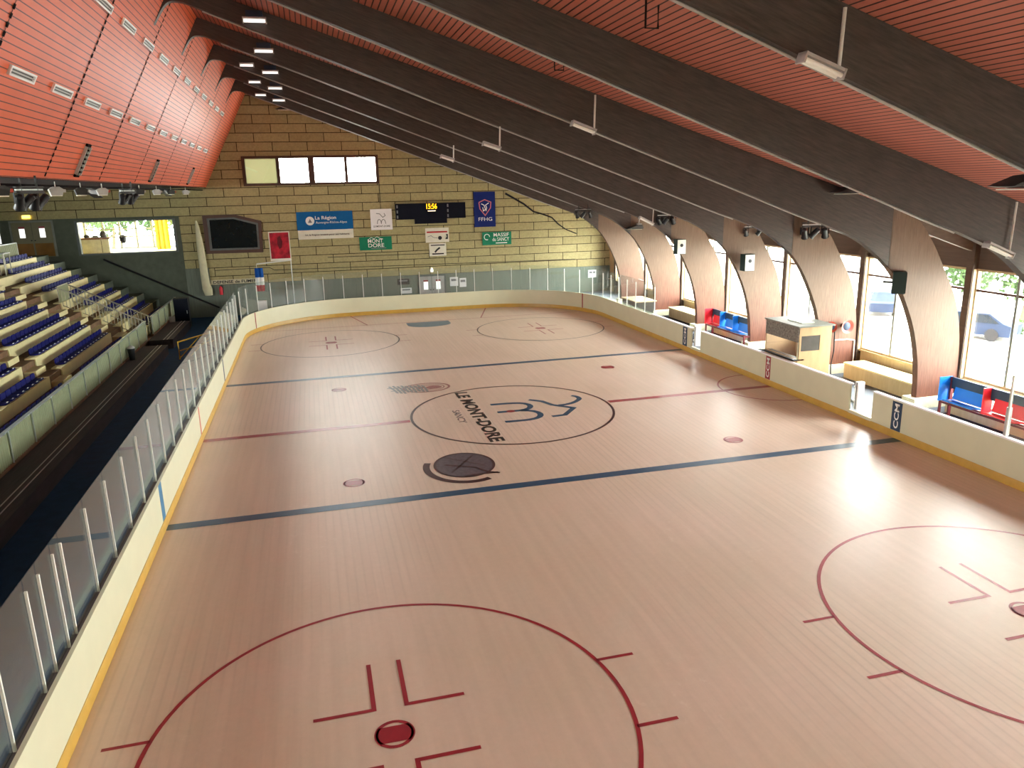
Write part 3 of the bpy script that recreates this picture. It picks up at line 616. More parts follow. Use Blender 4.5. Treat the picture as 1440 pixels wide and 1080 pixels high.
lump('shoulder_bag', 'small dark bag at the left end of the lobby counter', (-20.9, 30.2, 5.44), .18, .22, m['black']); lump('shoulder_bag', 'low dark bag in the middle of the lobby counter', (-20.4, 30.2, 5.44), .2, .16, m['grey'])
cu = tag(MB().prism([(0, 0), (.15, .12), (.3, 0), (.45, .12), (.6, 0), (.75, .12), (.9, 0), (.9, .05), (.75, .17), (.6, .05), (.45, .17), (.3, .05), (.15, .17), (0, .05)], 2.6, M=T(-17.2, 33, 4.35)).build('lobby_curtain', m['yellow']), 'yellow curtain hanging in the lobby window', 'curtain')
pl_ = thing('hanging_basket', 'dark hanging basket in the middle of the lobby window', 'basket', (-18.6, 29.6, 5.35))
MB().lathe([(.08, -.3), (.2, -.2), (.24, .1), (.1, .25)], n=12).build('basket', m['black'], pl_, True); MB().tube([(0, 0, .2), (0, 0, 1.64)], .01, 6).build('cord', m['black'], pl_)

# ------------------------------------------------------------------ roof
deck = lambda x: 10.98 - .33*x
struct(MB().prism([(-9.95, deck(-9.95)), (15.6, deck(15.6)), (15.6, deck(15.6)+.2), (-9.95, deck(-9.95)+.2)], 58.8, M=T(0, -30, 0) @ Matrix(((1, 0, 0, 0), (0, 0, 1, 0), (0, 1, 0, 0), (0, 0, 0, 1)))), 'ceiling', m['deck'], 'long sloping roof of red boards between the dark arches', 'ceiling')
sl = lambda z: -9.92 - (14.27-z)*.528
struct(MB().prism([(sl(14.27), 14.27), (sl(8.49), 8.49), (sl(8.49)-.2, 8.49), (sl(14.27)-.2, 14.4)], 58.5, M=T(0, -30, 0) @ Matrix(((1, 0, 0, 0), (0, 0, 1, 0), (0, 1, 0, 0), (0, 0, 0, 1)))), 'ceiling_left', m['slope'], 'steep bright orange boarded slope above the stands', 'ceiling')
struct(MB().box(-27, sl(8.49)-.02, -30, 28.5, 8.49, 8.6), 'ceiling_soffit', m['soffit'], 'dark flat soffit above the stands', 'ceiling')
S = 5.29; YI = [21.56 - S*i for i in range(10)]
# dashed joint covers on the slope at each arch
for k, y in enumerate(YI[:8]):
    mb = MB(); z = 8.55
    while z < 14.1:
        mb.face([(sl(z)+.012, y+.82, z), (sl(z)+.012, y+.94, z), (sl(z+.09)+.012, y+.94, z+.09), (sl(z+.09)+.012, y+.82, z+.09)]); z += .155
        mb.face([(sl(z-.07)+.008, y+.865, z-.07), (sl(z-.07)+.008, y+.89, z-.07), (sl(z)+.008, y+.89, z), (sl(z)+.008, y+.865, z)])
    mb.keep = True
    o = struct(mb, f'trim_{k+3}', m['gap'], 'dark dashed joint line down the orange slope, '+['farthest', 'second', 'third', 'fourth', 'fifth', 'sixth', 'seventh', 'eighth'][k]+' from the far wall', 'joint line')
# air grilles on the slope
nrm = Vector((5.78, 0, -3.05)).normalized(); nrm = Vector((.884, 0, -.467))
def slope_M(y, s):
    """frame on the slope: local X along the hall, local Y up the slope, local Z into the room"""
    up = Vector((3.05, 0, 5.78)).normalized(); o = Vector((sl(8.49), y, 8.49)) + up*s
    ex_ = Vector((0, 1, 0)); ez = Vector((up.z, 0, -up.x)); return Matrix((( ex_.x, up.x, ez.x, o.x), (ex_.y, up.y, ez.y, o.y), (ex_.z, up.z, ez.z, o.z), (0, 0, 0, 1)))
def make_grille():
    t = thing('air_grille', 'white slotted air grille', 'air grille')
    MB().box(-.72, .72, -.1, -.06, 0, .05).box(-.72, .72, .06, .1, 0, .05).box(-.72, -.66, -.06, .06, 0, .05).box(.66, .72, -.06, .06, 0, .05).build('grille_frame', m['signw'], t)
    MB().box(-.66, .66, -.06, -.045, 0, .035).box(-.66, .66, -.015, .015, 0, .035).box(-.66, .66, .045, .06, 0, .035).build('slat', m['lampgrey'], t)
    MB().box(-.66, .66, -.06, .06, -.01, .008).build('backing', m['black'], t); return t
g0 = make_grille(); first = True
for s, y0, n, nm in ((2.2, -10.46, 13, 'lower'), (4.48, -9.96, 13, 'upper')):
    for k in range(n):
        if first: g = g0; first = False
        else: g = dup(g0, (0, 0, 0))
        g.matrix_world = slope_M(y0+2.645*k, s)
        g['label'] = f'white slotted air grille in the {nm} row on the orange slope'; g['group'] = f'{nm} row of air grilles'
def louvre(y, lab):
    t = thing('wall_louvre', lab, 'louvre')
    MB().box(-.2, .2, -.5, .5, 0, .05).build('louvre_back', m['gap'], t)
    for q in range(7): MB().box(-.13, .13, -.42+.13*q, -.36+.13*q, .05, .09).build('blade', m['grey'], t)
    MB().box(-.22, -.17, -.42, .42, 0, .08).box(.17, .22, -.42, .42, 0, .08).build('louvre_frame', m['lampgrey'], t)
    t.matrix_world = slope_M(y, .62)
louvre(-1.38, 'dark upright louvre low on the orange slope, largest of three'); louvre(9.27, 'dark upright louvre low on the orange slope, middle of three'); louvre(19.8, 'dark upright louvre low on the orange slope, smallest and farthest')

# ------------------------------------------------------------------ laminated timber arches
def spline(p, n=6):
    out = []
    for i in range(len(p)-1):
        a, b, c, d = p[max(i-1, 0)], p[i], p[i+1], p[min(i+2, len(p)-1)]
        for k in range(n):
            t = k/n; out.append(tuple(.5*((2*b[j])+(-a[j]+c[j])*t+(2*a[j]-5*b[j]+4*c[j]-d[j])*t*t+(-a[j]+3*b[j]-3*c[j]+d[j])*t**3) for j in (0, 1)))
    return out+[p[-1]]
LOW = [(-10.62, 12.95), (-10.2, 13.55), (-9.8, 13.62), (-9.2, 13.42), (-6, 12.25), (-2, 10.77), (2, 9.3), (6, 7.83), (8, 7.08), (9.3, 6.62), (10.37, 6.18), (11.15, 5.68), (11.9, 5.02), (12.45, 4.2), (12.98, 3.1), (13.28, 2.05), (13.4, 1.1), (13.43, .22)]
UPP = [(-10.56, 13.05), (-9.95, 14.22), (-9.5, 14.1), (-8.9, 13.9), (-5.6, deck(-5.6)), (-1.55, deck(-1.55)), (2.5, deck(2.5)), (6.6, deck(6.6)), (8.8, deck(8.8)), (10.4, deck(10.4)), (11.6, deck(11.6)-.01), (12.6, deck(12.6)-.03), (13.36, 5.98), (13.98, 5.02), (14.55, 4.05), (14.87, 3.05), (15.02, 2.0), (15.08, .22)]
lo = spline(LOW); up = [(x, min(z, deck(x)-.003)) for x, z in spline(UPP)]
ORD = ['nearest the far wall', 'second from the far wall', 'third from the far wall', 'fourth from the far wall', 'fifth from the far wall', 'sixth from the far wall', 'seventh from the far wall', 'eighth from the far wall', 'ninth from the far wall', 'last one by the viewer']
TH = .24
def make_arch():
    t = thing('roof_arch', 'arch', 'roof arch')
    mb = MB(); k = len(lo)
    for y in (0, TH): mb.v += [(x, y, z) for x, z in lo] + [(x, y, z) for x, z in up]
    o = 2*k
    for i in range(k-1):
        mb.f += [[i, i+1, k+i+1, k+i], [o+i, o+k+i, o+k+i+1, o+i+1], [i, o+i, o+i+1, i+1], [k+i, k+i+1, o+k+i+1, o+k+i]]; mb.m += [0]*4
    mb.f += [[0, k, o+k, o], [k-1, o+k-1, o+2*k-1, 2*k-1]]; mb.m += [0]*2
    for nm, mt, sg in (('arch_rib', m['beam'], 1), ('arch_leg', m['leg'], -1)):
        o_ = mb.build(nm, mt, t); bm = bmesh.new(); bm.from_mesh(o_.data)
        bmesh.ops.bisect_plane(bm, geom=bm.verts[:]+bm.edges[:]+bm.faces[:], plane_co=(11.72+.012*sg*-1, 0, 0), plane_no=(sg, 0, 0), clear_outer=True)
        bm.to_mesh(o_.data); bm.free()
    MB().prism([(12.5, 6.45), (15.35, 5.5), (15.35, 5.88), (12.3, 6.88)], TH*.7, M=T(0, TH*.15, 0) @ Matrix(((1, 0, 0, 0), (0, 0, 1, 0), (0, 1, 0, 0), (0, 0, 0, 1)))).build('eaves_rafter', m['darkwood'], t)
    MB().box(13.2, 15.2, -.18, TH+.18, .222, .58).build('footing', m['plinth'], t)
    MB().tube([(x, TH/2, z-.03) for x, z in lo[18:54]], .025, 6).build('conduit', m['lampgrey'], t)
    return t
a0 = make_arch()
for i, y in enumerate(YI):
    a = a0 if i == 0 else dup(a0, (0, 0, 0))
    a.location = (0, y, 0); a['label'] = 'dark laminated timber roof arch, ' + ORD[i]; a['kind'] = 'structure'; a['group'] = 'laminated timber arches'

# ------------------------------------------------------------------ glazed right side
XF = 15.3
struct(MB().box(XF, XF+.25, -30, 28.8, 4.98, 6.05).box(XF+.02, XF+.22, -30, 28.8, -.3, 1.12), 'wall_right', m['darkwood'], 'dark timber band above and below the glazing of the right side', 'wall')
struct(MB().box(XF-.02, XF, -30, 28.4, .22, 1.1).box(XF-.12, XF+.3, -30, 28.4, 1.1, 1.16), 'trim_20', m['facade'], 'pale timber sill boarding under the right windows', 'sill')
for i in range(-1, 10):
    y = 21.56 - S*i + .05
    pst = struct(MB().box(XF-.22, XF+.18, y-.12, y+.16, .22, 5.95), f'trim_{21+i+1}', m['darkwood'], 'timber facade post with shade painted dark, behind the arch '+(ORD[i] if i >= 0 else 'against the far wall'), 'facade post')  # post colour darkened to paint in the shade of its backlit face
    ya, yb = y-S+.16, y-.12
    wn = thing(f'window_{i+6}', 'tall bright three light window, bay '+(['next to the far wall', 'second from the far wall', 'third from the far wall', 'fourth from the far wall', 'fifth from the far wall', 'sixth from the far wall', 'seventh from the far wall', 'eighth from the far wall', 'ninth from the far wall', 'tenth from the far wall', 'last by the viewer'][i+1]), 'window', (XF, 0, 0), kind='structure')
    fm = MB().box(-.04, .1, ya, yb, 4.92, 4.99).box(-.04, .1, ya, yb, 1.16, 1.24).box(-.039, .099, ya, ya+.07, 1.2, 4.95).box(-.039, .099, yb-.07, yb, 1.2, 4.95); fm.build('window_frame', m['facade'], wn); MB().box(-.18, .12, yb-.02, yb-.001, 1.16, 4.98).build('lit_side_board', m['facade'], wn)  # pale board paints in the window light on the post's near side
    MB().box(-.03, .09, ya, yb, 4.22, 4.3).build('transom', m['brownfr'], wn)
    for q in (1, 2):
        ym = yb-(yb-ya)*q/3; MB().box(-.035, .095, ym-.045, ym+.045, 1.2, 4.95).build('mullion', m['grey'], wn)
    MB().box(.03, .042, ya+.07, yb-.07, 1.24, 4.92).build('pane', m['win'], wn)
struct(MB().box(XF, XF+.2, 27.05, 28.5, 1.0, 5.2), 'wall_right_end', m['ply'], 'solid timber panel between the last window and the far wall', 'wall')
sp_ = thing('support_post', 'grey green steel post rising from the boards by the nearer bench', 'post', (XR+.16, -10.62, 1.26))
MB().box(-.05, .05, -.05, .05, 0, .78).build('post_sleeve', m['lampgrey'], sp_); MB().box(-.03, .03, -.03, .03, .78, 1.66).build('post_upper', m['rail'], sp_)
# timber step benches under the windows
for y0, y1, lab in ((-4.35, -.35, 'pale timber step bench under the window between booth and nearer bench'), (12.0, 15.6, 'pale timber step bench under the farthest clear window'), (-9.7, -5.6, 'pale timber step bench behind the nearer players bench'), (6.2, 10.4, 'pale timber step bench behind the farther players bench')):
    b = thing('step_bench', lab, 'bench', (14.0, (y0+y1)/2, .22)); h = (y1-y0)/2
    MB().box(0, .06, -h, h, 0, .56).box(.06, .9, -h, -h+.06, 0, .56).box(.06, .9, h-.06, h, 0, .56).build('bench_front', m['facade'], b); MB().box(-.03, .95, -h-.02, h+.02, .56, .62).build('bench_top', m['cream'], b)

# players benches with coloured shells
def players_bench(loc, ln, cols, lab, n_end):
    t = thing('players_bench', lab, 'bench', loc)
    MB().box(.38, .44, -ln/2, ln/2, 1.02, 1.4).build('back_panel', m['navy'], t)
    MB().box(0, .05, -ln/2, ln/2, .56, .62).box(.4, .46, -ln/2, ln/2, .5, .56).build('frame_rail', m['maroon'], t)
    for s in (-1, 1):
        MB().box(-.02, .05, s*ln/2-.03, s*ln/2+.03, 0, .62).box(.36, .46, s*ln/2-.03, s*ln/2+.03, 0, 1.4).box(.05, .36, s*ln/2-.03, s*ln/2+.03, .55, .61).build('leg', m['maroon'], t)
    n = len(cols); p = ln/n
    for k, c in enumerate(cols):
        y = ln/2 - p*(k+.5)
        Mb = T(.3, y, .66) @ RY(.22)
        sh = MB().box(-.02, .02, -.3*p/.8, .3*p/.8, .06, .62, M=Mb).box(-.42, .02, -.3*p/.8, .3*p/.8, 0, .045, M=T(.3, y, .64) @ RY(.12)).build('seat_shell', c, t); sh['label'] = ('blue' if c == m['blue'] else 'red')+' seat shell'
        if k: MB().box(.1, .46, y+p/2-.02, y+p/2+.02, .55, 1.42).build('divider', c, t)
    ep = MB().box(-.05, .44, ln/2+.031, ln/2+.06, .62, 1.42).build('end_panel', cols[0], t); return t
players_bench((13.1, -8.55, .25), 4.6, [m['blue'], m['red'], m['red']], 'players bench with blue and red seat shells nearest the viewer', 0)
players_bench((13.1, 7.6, .25), 3.7, [m['red'], m['blue'], m['blue']], 'players bench with red and blue seat shells farther down the rink', 0)

# timekeeper's booth
bo = thing('timekeeper_booth', 'tan plywood timekeeper booth standing behind the boards at the red line', 'booth', (11.2, -.06, .22))
bx0, bx1, by0, by1, bz = 0, 1.45, -1.1, 1.1, 2.36
MB().box(bx0, bx1, by0, by0+.05, 0, 1.42).box(bx0, bx1, by0, by0+.05, 2.02, bz).box(bx0, bx0+.12, by0, by0+.05, 1.42, 2.02).box(bx1-.5, bx1, by0, by0+.05, 1.42, 2.02).build('side_panel', m['ply'], bo)
MB().box(bx0, bx1, by1-.05, by1, 0, bz).box(bx1-.05, bx1, by0+.05, by1-.05, 0, 1.5).build('side_panel', m['ply'], bo)
MB().box(bx0, bx0+.04, by0+.05, by1-.05, 0, 1.12).build('front_panel', m['ply'], bo); MB().box(bx0-.02, bx0+.03, by0, by1, 1.78, bz).build('fascia', m['mosaic'], bo)
MB().box(bx0+.1, bx1-.48, by0+.015, by0+.03, 1.4, 2.04).build('side_window', m['dim'], bo); MB().box(bx0+.005, bx0+.015, by0+.06, by1-.06, 1.12, 1.78).build('front_window', m['win'], bo); MB().box(bx0-.01, bx0+.04, by0, by0+.05, 1.05, 1.8).build('corner_post', m['tan'], bo)
MB().box(bx0-.16, bx0+.3, by0, by1, 1.06, 1.11).build('desk', m['black'], bo); rf = MB().box(bx0-.06, bx1+.1, by0-.06, by1+.06, bz, bz+.05).build('roof', m['grey'], bo); MB().box(.45, 1.0, -.62, .35, bz+.05, bz+.08).build('roof_hatch', m['hatch'], rf)
# loud hailers on the fifth arch
def horn(x, z, lab):
    t = thing('horn', lab, 'horn', (x, .4, z)); MB().lathe([(.17, .3), (.1, .33), (.02, .34)], M=RX(PI/2), n=18).build('horn_mouth', m['navy'], t, True); MB().lathe([(.05, .02), (.07, .12), (.12, .2), (.27, .34), (.29, .36), (.24, .345), (.06, .2)], M=RX(PI/2), n=20).build('horn_bell', m['horn'], t, True); MB().lathe([(.04, 0), (.09, .03), (.09, .14), (.02, .19)], M=RX(PI/2), n=14).build('horn_core', m['black'], t, True); return t
horn(14.32, 2.22, 'round red horn on the booth side arch, with the dark mouth'); h2 = horn(13.82, 2.22, 'smaller red horn turned to the rink beside the larger one'); h2.rotation_euler = (0, 0, -.7); h2.scale = (.8, .8, .8)
tag(MB().tube([(13.9, .28, 2.0), (13.92, .26, 1.2), (13.7, .1, .6), (13.2, -.6, .34), (12.4, -2.2, .26), (11.9, -3.6, .25), (11.4, -4.5, .3)], .025, 6).build('power_cable', m['black']), 'black cable hanging from the horns and trailing to the gate', 'cable')
tag(MB().tube([(14.0, .36, 1.62), (14.6, .36, 1.62), (14.95, .36, 1.55), (14.97, .36, .6)], .025, 6).build('conduit', m['post']), 'white conduit bent down the fifth arch behind the horns', 'conduit')
tag(MB().box(13.36, 13.5, .3, .399, 1.62, 1.78).build('junction_box', m['signw']), 'small white junction box left of the horns', 'box')

# ------------------------------------------------------------------ grandstand
stand = thing('grandstand', 'cream and brown stepped grandstand along the left side', 'grandstand', (0, 0, 0), kind='structure')
RX0, RUN, RZ0, RISE, NR_ = -15.85, .87, .96, .45, 9
prof = [(-15.62, .0), (-15.62, .5)]
for k in range(NR_): prof += [(RX0-RUN*k, RZ0+RISE*(k-1) if k else .5), (RX0-RUN*k, RZ0+RISE*k)]
prof += [(RX0-RUN*NR_, RZ0+RISE*(NR_-1)), (-26.98, RZ0+RISE*(NR_-1)), (-26.98, 0)]
MB().prism(prof, 40.1, M=T(0, 26.1, 0) @ RX(PI/2)).build('stepped_base', m['tread'], stand); MB().prism(prof, 2.31, M=T(0, 28.42, 0) @ RX(PI/2)).build('end_steps', m['darkwall'], stand)
GROUPS = ((-14, 5.5), (7.05, 15.1), (17.3, 26.0))
for k in range(NR_):
    xk, zt = RX0-RUN*k, RZ0+RISE*k; zb = zt-RISE+.04
    for gi, (a, b) in enumerate(GROUPS):
        if gi == 1 and k >= 6: a = 10 + (k-6)*1.6
        if gi == 0 and k > 4: continue
        e = (0, 15.2, 25.9)[gi] if gi == 1 else b
        MB().box(xk-.34, xk+.05, a, b, zt, zt+.05).box(xk-.0, xk+.05, a, b, zb, zt).build('bench_riser', m['cream'], stand)
    for a, b in ((5.75, 6.85), (15.35, 16.8)):
        if k: MB().box(xk+.0, xk+.42, a, b, zb-.03, zb+.19).build('aisle_step', m['cream'], stand)
# navy seats: one shell shape, one object each
def seat_mesh():
    mb = MB(); hw_ = .222
    def rr(w, h, r, n=4):
        P = []
        for cx, cy, a0 in ((w-r, h-r, 0), (-w+r, h-r, PI/2), (-w+r, -h+r, PI), (w-r, -h+r, 1.5*PI)):
            P += [(cx+r*math.cos(a0+PI/2*i/n), cy+r*math.sin(a0+PI/2*i/n)) for i in range(n+1)]
        return P
    # local X points away from the rink, Y along the row
    mb.prism(rr(.17, hw_, .09), .05, 0, T(.19, 0, .0))
    mb.prism(rr(.12, hw_, .1), .04, 0, T(.36, 0, .14) @ RY(-PI/2-.0) @ RZ(0))
    for y in (-.2, .2): pass
    mb.box(.03, .06, -.05, .05, .05, .075, 1)
    return mb.build('stadium_seat', [m['seat'], m['seatdot']])
s0 = seat_mesh(); s0.rotation_euler = (0, 0, PI); firsts = True
RN = ['lowest', 'second', 'third', 'fourth', 'fifth', 'sixth', 'seventh', 'eighth', 'topmost']
rows = []
for k in range(NR_):
    if k <= 2: rows.append((k, 0, (-1.7, .9, 3.6)[k], 5.2))
    if k <= 5: rows.append((k, 1, (7.2, 7.2, 7.3, 7.5, 9.0, 11.6)[k], 15.0))
    if k >= 6 and k <= 6: rows.append((k, 1, 13.4, 15.6))
    rows.append((k, 2, (19.6, 19.6, 19.6, 19.2, 18.6, 18.6, 19.2, 19.6, 20.8)[k], 25.7))
for k, gi, a, b in rows:
    n = int((b-a)/.49)
    for q in range(n):
        if firsts: s = s0; firsts = False
        else: s = s0.copy(); C.objects.link(s)
        s.location = (RX0-RUN*k-.0, b-.245-.49*q, RZ0+RISE*k+.052)
        blk = ('block nearest the viewer', 'middle block', 'far block')[gi]
        tag(s, f'navy plastic seat in the {RN[k]} row of the {blk} of the stand', 'seat', f'navy seats, {RN[k]} row, {blk}')
# corrugated parapet in front of the stand
pw = thing('stand_parapet', 'pale green corrugated parapet along the front of the stand', 'parapet', (-15.55, 0, .5))
def corrug(y0, y1, z0, z1, pitch=.16, dep=.035):
    mb = MB(); n = int((y1-y0)/(pitch/4)); b = []
    sec = (0, 0, 1, 1)
    for i in range(n+1): b.append((dep*sec[i % 4], y0+(y1-y0)*i/n))
    for (xa, ya), (xb, yb) in zip(b, b[1:]):
        mb.face([(xa, ya, z0), (xb, yb, z0), (xb, yb, z1), (xa, ya, z1)])
    for (xa, ya), (xb, yb) in zip(b, b[1:]):
        mb.face([(-.01, ya, z0), (-.01, ya, z1), (-.01, yb, z1), (-.01, yb, z0)])
    mb.keep = True; return mb
for a, b in ((-14, 17.55), (19.1, 27.3)):
    corrug(a, b, .1, 1.04).build('corrugated_sheet', m['corr'], pw); MB().box(-.04, .06, a, b, 1.04, 1.09).build('top_rail', m['alu'], pw); MB().box(-.05, .05, a, b, .0, .1).build('base_board', m['tread'], pw)
    y = a+.02
    while y < b: MB().box(.035, .07, y, y+.035, .1, 1.05).build('parapet_post', m['alu'], pw); y += 1.95
# entry with handrails
def handrail(y, lab):
    t = thing('stair_handrail', lab, 'handrail', (-15.6, y, .55))
    p0, p1 = Vector((0, 0, 1.05)), Vector((-3.75, 0, 2.98))
    MB().tube([p0, p1], .035, 8).build('top_rail', m['rail'], t); MB().tube([p0-Vector((0, 0, .85)), p1-Vector((0, 0, .85))], .022, 6).build('bottom_rail', m['rail'], t)
    for q in range(23):
        p = p0.lerp(p1, (q+.5)/23); MB().tube([p, p-Vector((0, 0, .85 if q % 6 else 1.05))], .014 if q % 6 else .026, 6).build('baluster', m['rail'], t)
    return t
handrail(19.15, 'sloping barred handrail on the far side of the stand entry'); handrail(17.5, 'sloping barred handrail on the near side of the stand entry')
ep = thing('entry_guard', 'grey guard panel at the top of the stand entry', 'guard panel', (-19.4, 18.3, 2.85))
MB().box(-.03, .03, -.85, .85, -.1, .75).build('guard_sheet', m['corr'], ep); MB().tube([(0, -.87, -.35), (0, -.87, .78), (0, .87, .78), (0, .87, -.35)], .03, 8).build('guard_frame', m['rail'], ep)
for k in range(5): tag(MB().box(-15.5-.02+.001, -15.2, 17.65, 19.0, .5, .502+.0001).build('x', m['tread'])) if False else None
# top landing: green back panel and steel frames
bp_ = thing('back_panel', 'pale green ribbed back panel behind the top row of seats', 'panel', (-23.55, 21.5, 4.57))
corrug(-4.5, 4.0, .05, .92).build('panel_sheet', m['corr'], bp_); MB().box(-.04, .05, -4.5, 4.0, .92, .98).build('top_rail', m['alu'], bp_); MB().box(-.03, .05, 3.96, 4.02, 0, .94).build('end_post', m['alu'], bp_)
for (x, y, lab) in ((-22.3, 19.6, 'grey steel stand frame nearest the back panel at the left edge'), (-22.6, 18.3, 'grey steel stand frame cut by the left edge of the view')):
    t = thing('camera_stand', lab, 'stand frame', (x, y, RZ0+RISE*7+.052 if x > -22.5 else RZ0+RISE*7+.052))
    for sy in (-.42, .42):
        for sx in (-.12, .12): MB().box(sx-.02, sx+.02, sy-.02, sy+.02, 0, 1.1).build('leg', m['rail'], t)
    MB().box(-.18, .18, -.5, .5, 1.1, 1.14).build('table_top', m['lampgrey'], t); MB().box(-.12, .12, -.44, -.4, .95, .99).box(-.12, .12, .4, .44, .95, .99).box(.1, .14, -.42, .42, .3, .33).build('brace', m['rail'], t)

# walkway platforms and what stands on them
def platform(y0, y1, lab):
    t = thing('bench_platform', lab, 'platform', (-14.9, (y0+y1)/2, 0)); h = (y1-y0)/2
    MB().box(-.6, .62, -h, h, .44, .5).build('platform_boards', m['brownplat'], t); MB().box(.56, .6, -h, h, .0, .44).build('platform_front', m['brownplat'], t); MB().box(-.58, .56, -h, -h+.04, 0, .44).build('platform_end', m['brownplat'], t); MB().box(-.58, .56, h-.04, h, 0, .44).build('platform_end', m['brownplat'], t)
    MB().box(.12, .15, -h, h, .5, .512).box(.3, .33, -h, h, .5, .512).build('edge_strip', m['lampgrey'], t)
platform(-14, 16.0, 'long low dark brown platform below the stand parapet'); platform(17.6, 24.0, 'short low dark brown platform beyond the gap, by the black cabinet')
cb_ = thing('cabinet', 'tall black cabinet at the far end of the walkway', 'cabinet', (-14.75, 24.6, 0))
MB().box(-.42, .42, -.3, .3, .06, 1.86).build('cabinet_body', m['black'], cb_); MB().box(-.4, .4, -.325, -.301, .1, 1.82).build('cabinet_door', m['screen'], cb_); MB().box(-.4, .4, -.28, .28, 0, .06).build('plinth', m['black'], cb_); MB().box(.3, .34, -.34, -.326, .9, 1.1).build('door_handle', m['alu'], cb_)
bi = thing('waste_bin', 'small dark bin with pale lid on the platform against the parapet', 'bin', (-15.3, 12.6, .5))
MB().lathe([(.13, 0), (.17, .55), (.16, .55), (.12, .02)], n=16).build('bin_body', m['black'], bi, True); MB().lathe([(.175, .55), (.175, .6), (.06, .68)], n=16).build('bin_lid', m['lampgrey'], bi, True)
gt = thing('goal_frame', 'yellow tube frame lying behind the far left glass', 'frame', (-12.75, 15.4, 0))
MB().tube([(-.75, -1.1, .02), (-.75, -1.1, .9), (.75, 1.0, .98), (.75, 1.0, .02)], .04, 8).build('tube_frame', m['yellow'], gt); MB().tube([(-.72, -1.05, .1), (.1, .1, .9)], .025, 6).tube([(-.3, -.5, .05), (.7, .95, .9)], .025, 6).tube([(-.72, -1.05, .45), (.72, .95, .5)], .025, 6).build('cross_bar', m['yellow'], gt)
for q, (x, y) in enumerate(((-15.0, 23.2),)): 
    sg = thing('snow_shovel', 'pale shovel leaning beside the black cabinet', 'shovel', (-15.25, 23.7, .5)); MB().tube([(0, 0, .3), (.02, .05, 1.2)], .02, 6).build('shaft', m['tan'], sg); MB().box(-.16, .16, -.02, .02, 0, .36).build('blade', m['lampgrey'], sg)
fe = thing('fire_extinguisher', 'small red fire extinguisher at the foot of the far wall', 'fire extinguisher', (-12.76, YW-.2, 1.48))
MB().lathe([(.1, 0), (.11, .05), (.11, .45), (.05, .54), (.04, .58)], n=14).build('bottle', m['red'], fe, True); MB().box(-.05, .1, -.03, .03, .56, .62).build('valve', m['black'], fe); MB().box(-.12, .12, .1, .135, .1, .5).build('bracket', m['black'], fe)

# ------------------------------------------------------------------ lamps on the arches
def tube_lamp(lab, P0, P1, rod=None, rod_h=0, lit=False, group=None):
    """batten with two tubes from P0 to P1 hung under or beside an arch; rod = end conduit going up"""
    P0, P1 = Vector(P0), Vector(P1); d = P1-P0; t = thing('batten_lamp', lab, 'lamp', P0, 0, group)
    a = math.atan2(d.z, d.x); Mx = RY(-a); Ln = d.length
    MB().box(0, Ln, -.1, .1, .05, .1, M=Mx).box(0, .03, -.11, .11, -.06, .1, M=Mx).box(Ln-.03, Ln, -.11, .11, -.06, .1, M=Mx).build('lamp_housing', m['lampgrey'], t)
    for y in (-.06, .06): MB().tube([Mx @ Vector((.03, y, 0)), Mx @ Vector((Ln-.03, y, 0))], .035, 8).build('lamp_tube', m['lamp_pane_glow'] if lit else m['tubel'], t)
    if rod is not None: MB().tube([Mx @ Vector((Ln-.02, .06, .06)), Mx @ Vector((Ln-.02, .06, .06)) + Vector((.03, 0, rod_h))], .028, 6).build('drop_conduit', m['post'], t)
    return t
up_to = {7: (.55, 9.74, 1.25, 9.5, .9), 6: (9.88, 6.34, 10.7, 6.02, 1.3), 5: (.67, 9.7, 1.36, 9.45, .95), 4: (-.69, 9.48, -.08, 9.28, .7), 3: (-1.26, 9.3, -.72, 9.12, .55), 2: (9.82, 6.38, 10.6, 6.0, .9)}
for i, (xa, za, xb, zb, h) in up_to.items():
    tube_lamp('white batten lamp with upright conduit under the arch '+ORD[i], (xa, YI[i]-.14, za), (xb, YI[i]-.14, zb), 1, h)
for i in range(0, 5):
    t = tube_lamp('lit batten lamp near the ridge on the arch '+ORD[i], (-8.05, YI[i]-.25, 13.1), (-7.35, YI[i]-.25, 13.1), lit=True)
    MB().box(.1, .6, .1, .25, .08, .32).build('lamp_bracket', m['navy'], t)
    if i < 3:
        t = tube_lamp('lit batten lamp closest to the ridge on the arch '+ORD[i], (-8.95, YI[i]-.25, 13.38), (-8.35, YI[i]-.25, 13.38), lit=True)
        MB().box(.1, .45, .1, .25, .08, .16).build('lamp_bracket', m['navy'], t)
# clusters of stage spotlights
def can(Mx):
    return MB().lathe([(.05, -.2), (.09, -.16), (.1, .12), (.13, .2), (.12, .2), (.085, .1)], M=Mx, n=12)
def spot_cluster(lab, loc, n=3, sc_=1.0):
    t = thing('spotlight_cluster', lab, 'spotlights', loc); t.scale = (sc_,)*3
    MB().box(-.5, .5, -.03, .03, .2, .25).box(-.5, .5, -.03, .03, .32, .35).box(-.3, -.27, -.02, .02, .2, .6).box(.27, .3, -.02, .02, .2, .6).build('spot_bar', m['hoodm'], t); MB().box(-.48, .48, -.02, .02, .255, .29).build('cable_tray', m['alu'], t)
    for k in range(n):
        x = -.4+.8*k/(n-1); Mx = T(x, 0, 0) @ RX(.6) @ RY(PI+(.5 if k % 2 else -.5))
        c = can(Mx).build('spot_can', m['black'], t, True); MB().lathe([(.11, .19), (.02, .195)], M=Mx, n=12).build('spot_lens', m['lens'], c); MB().box(x-.16, x-.14, -.02, .02, -.05, .18).box(x+.14, x+.16, -.02, .02, -.05, .18).box(x-.16, x+.16, -.02, .02, .18, .2).build('yoke', m['black'], t)
    return t
spot_cluster('black spotlight cluster on the arch second from the far wall', (8.7, YI[1]-.1, 6.45))
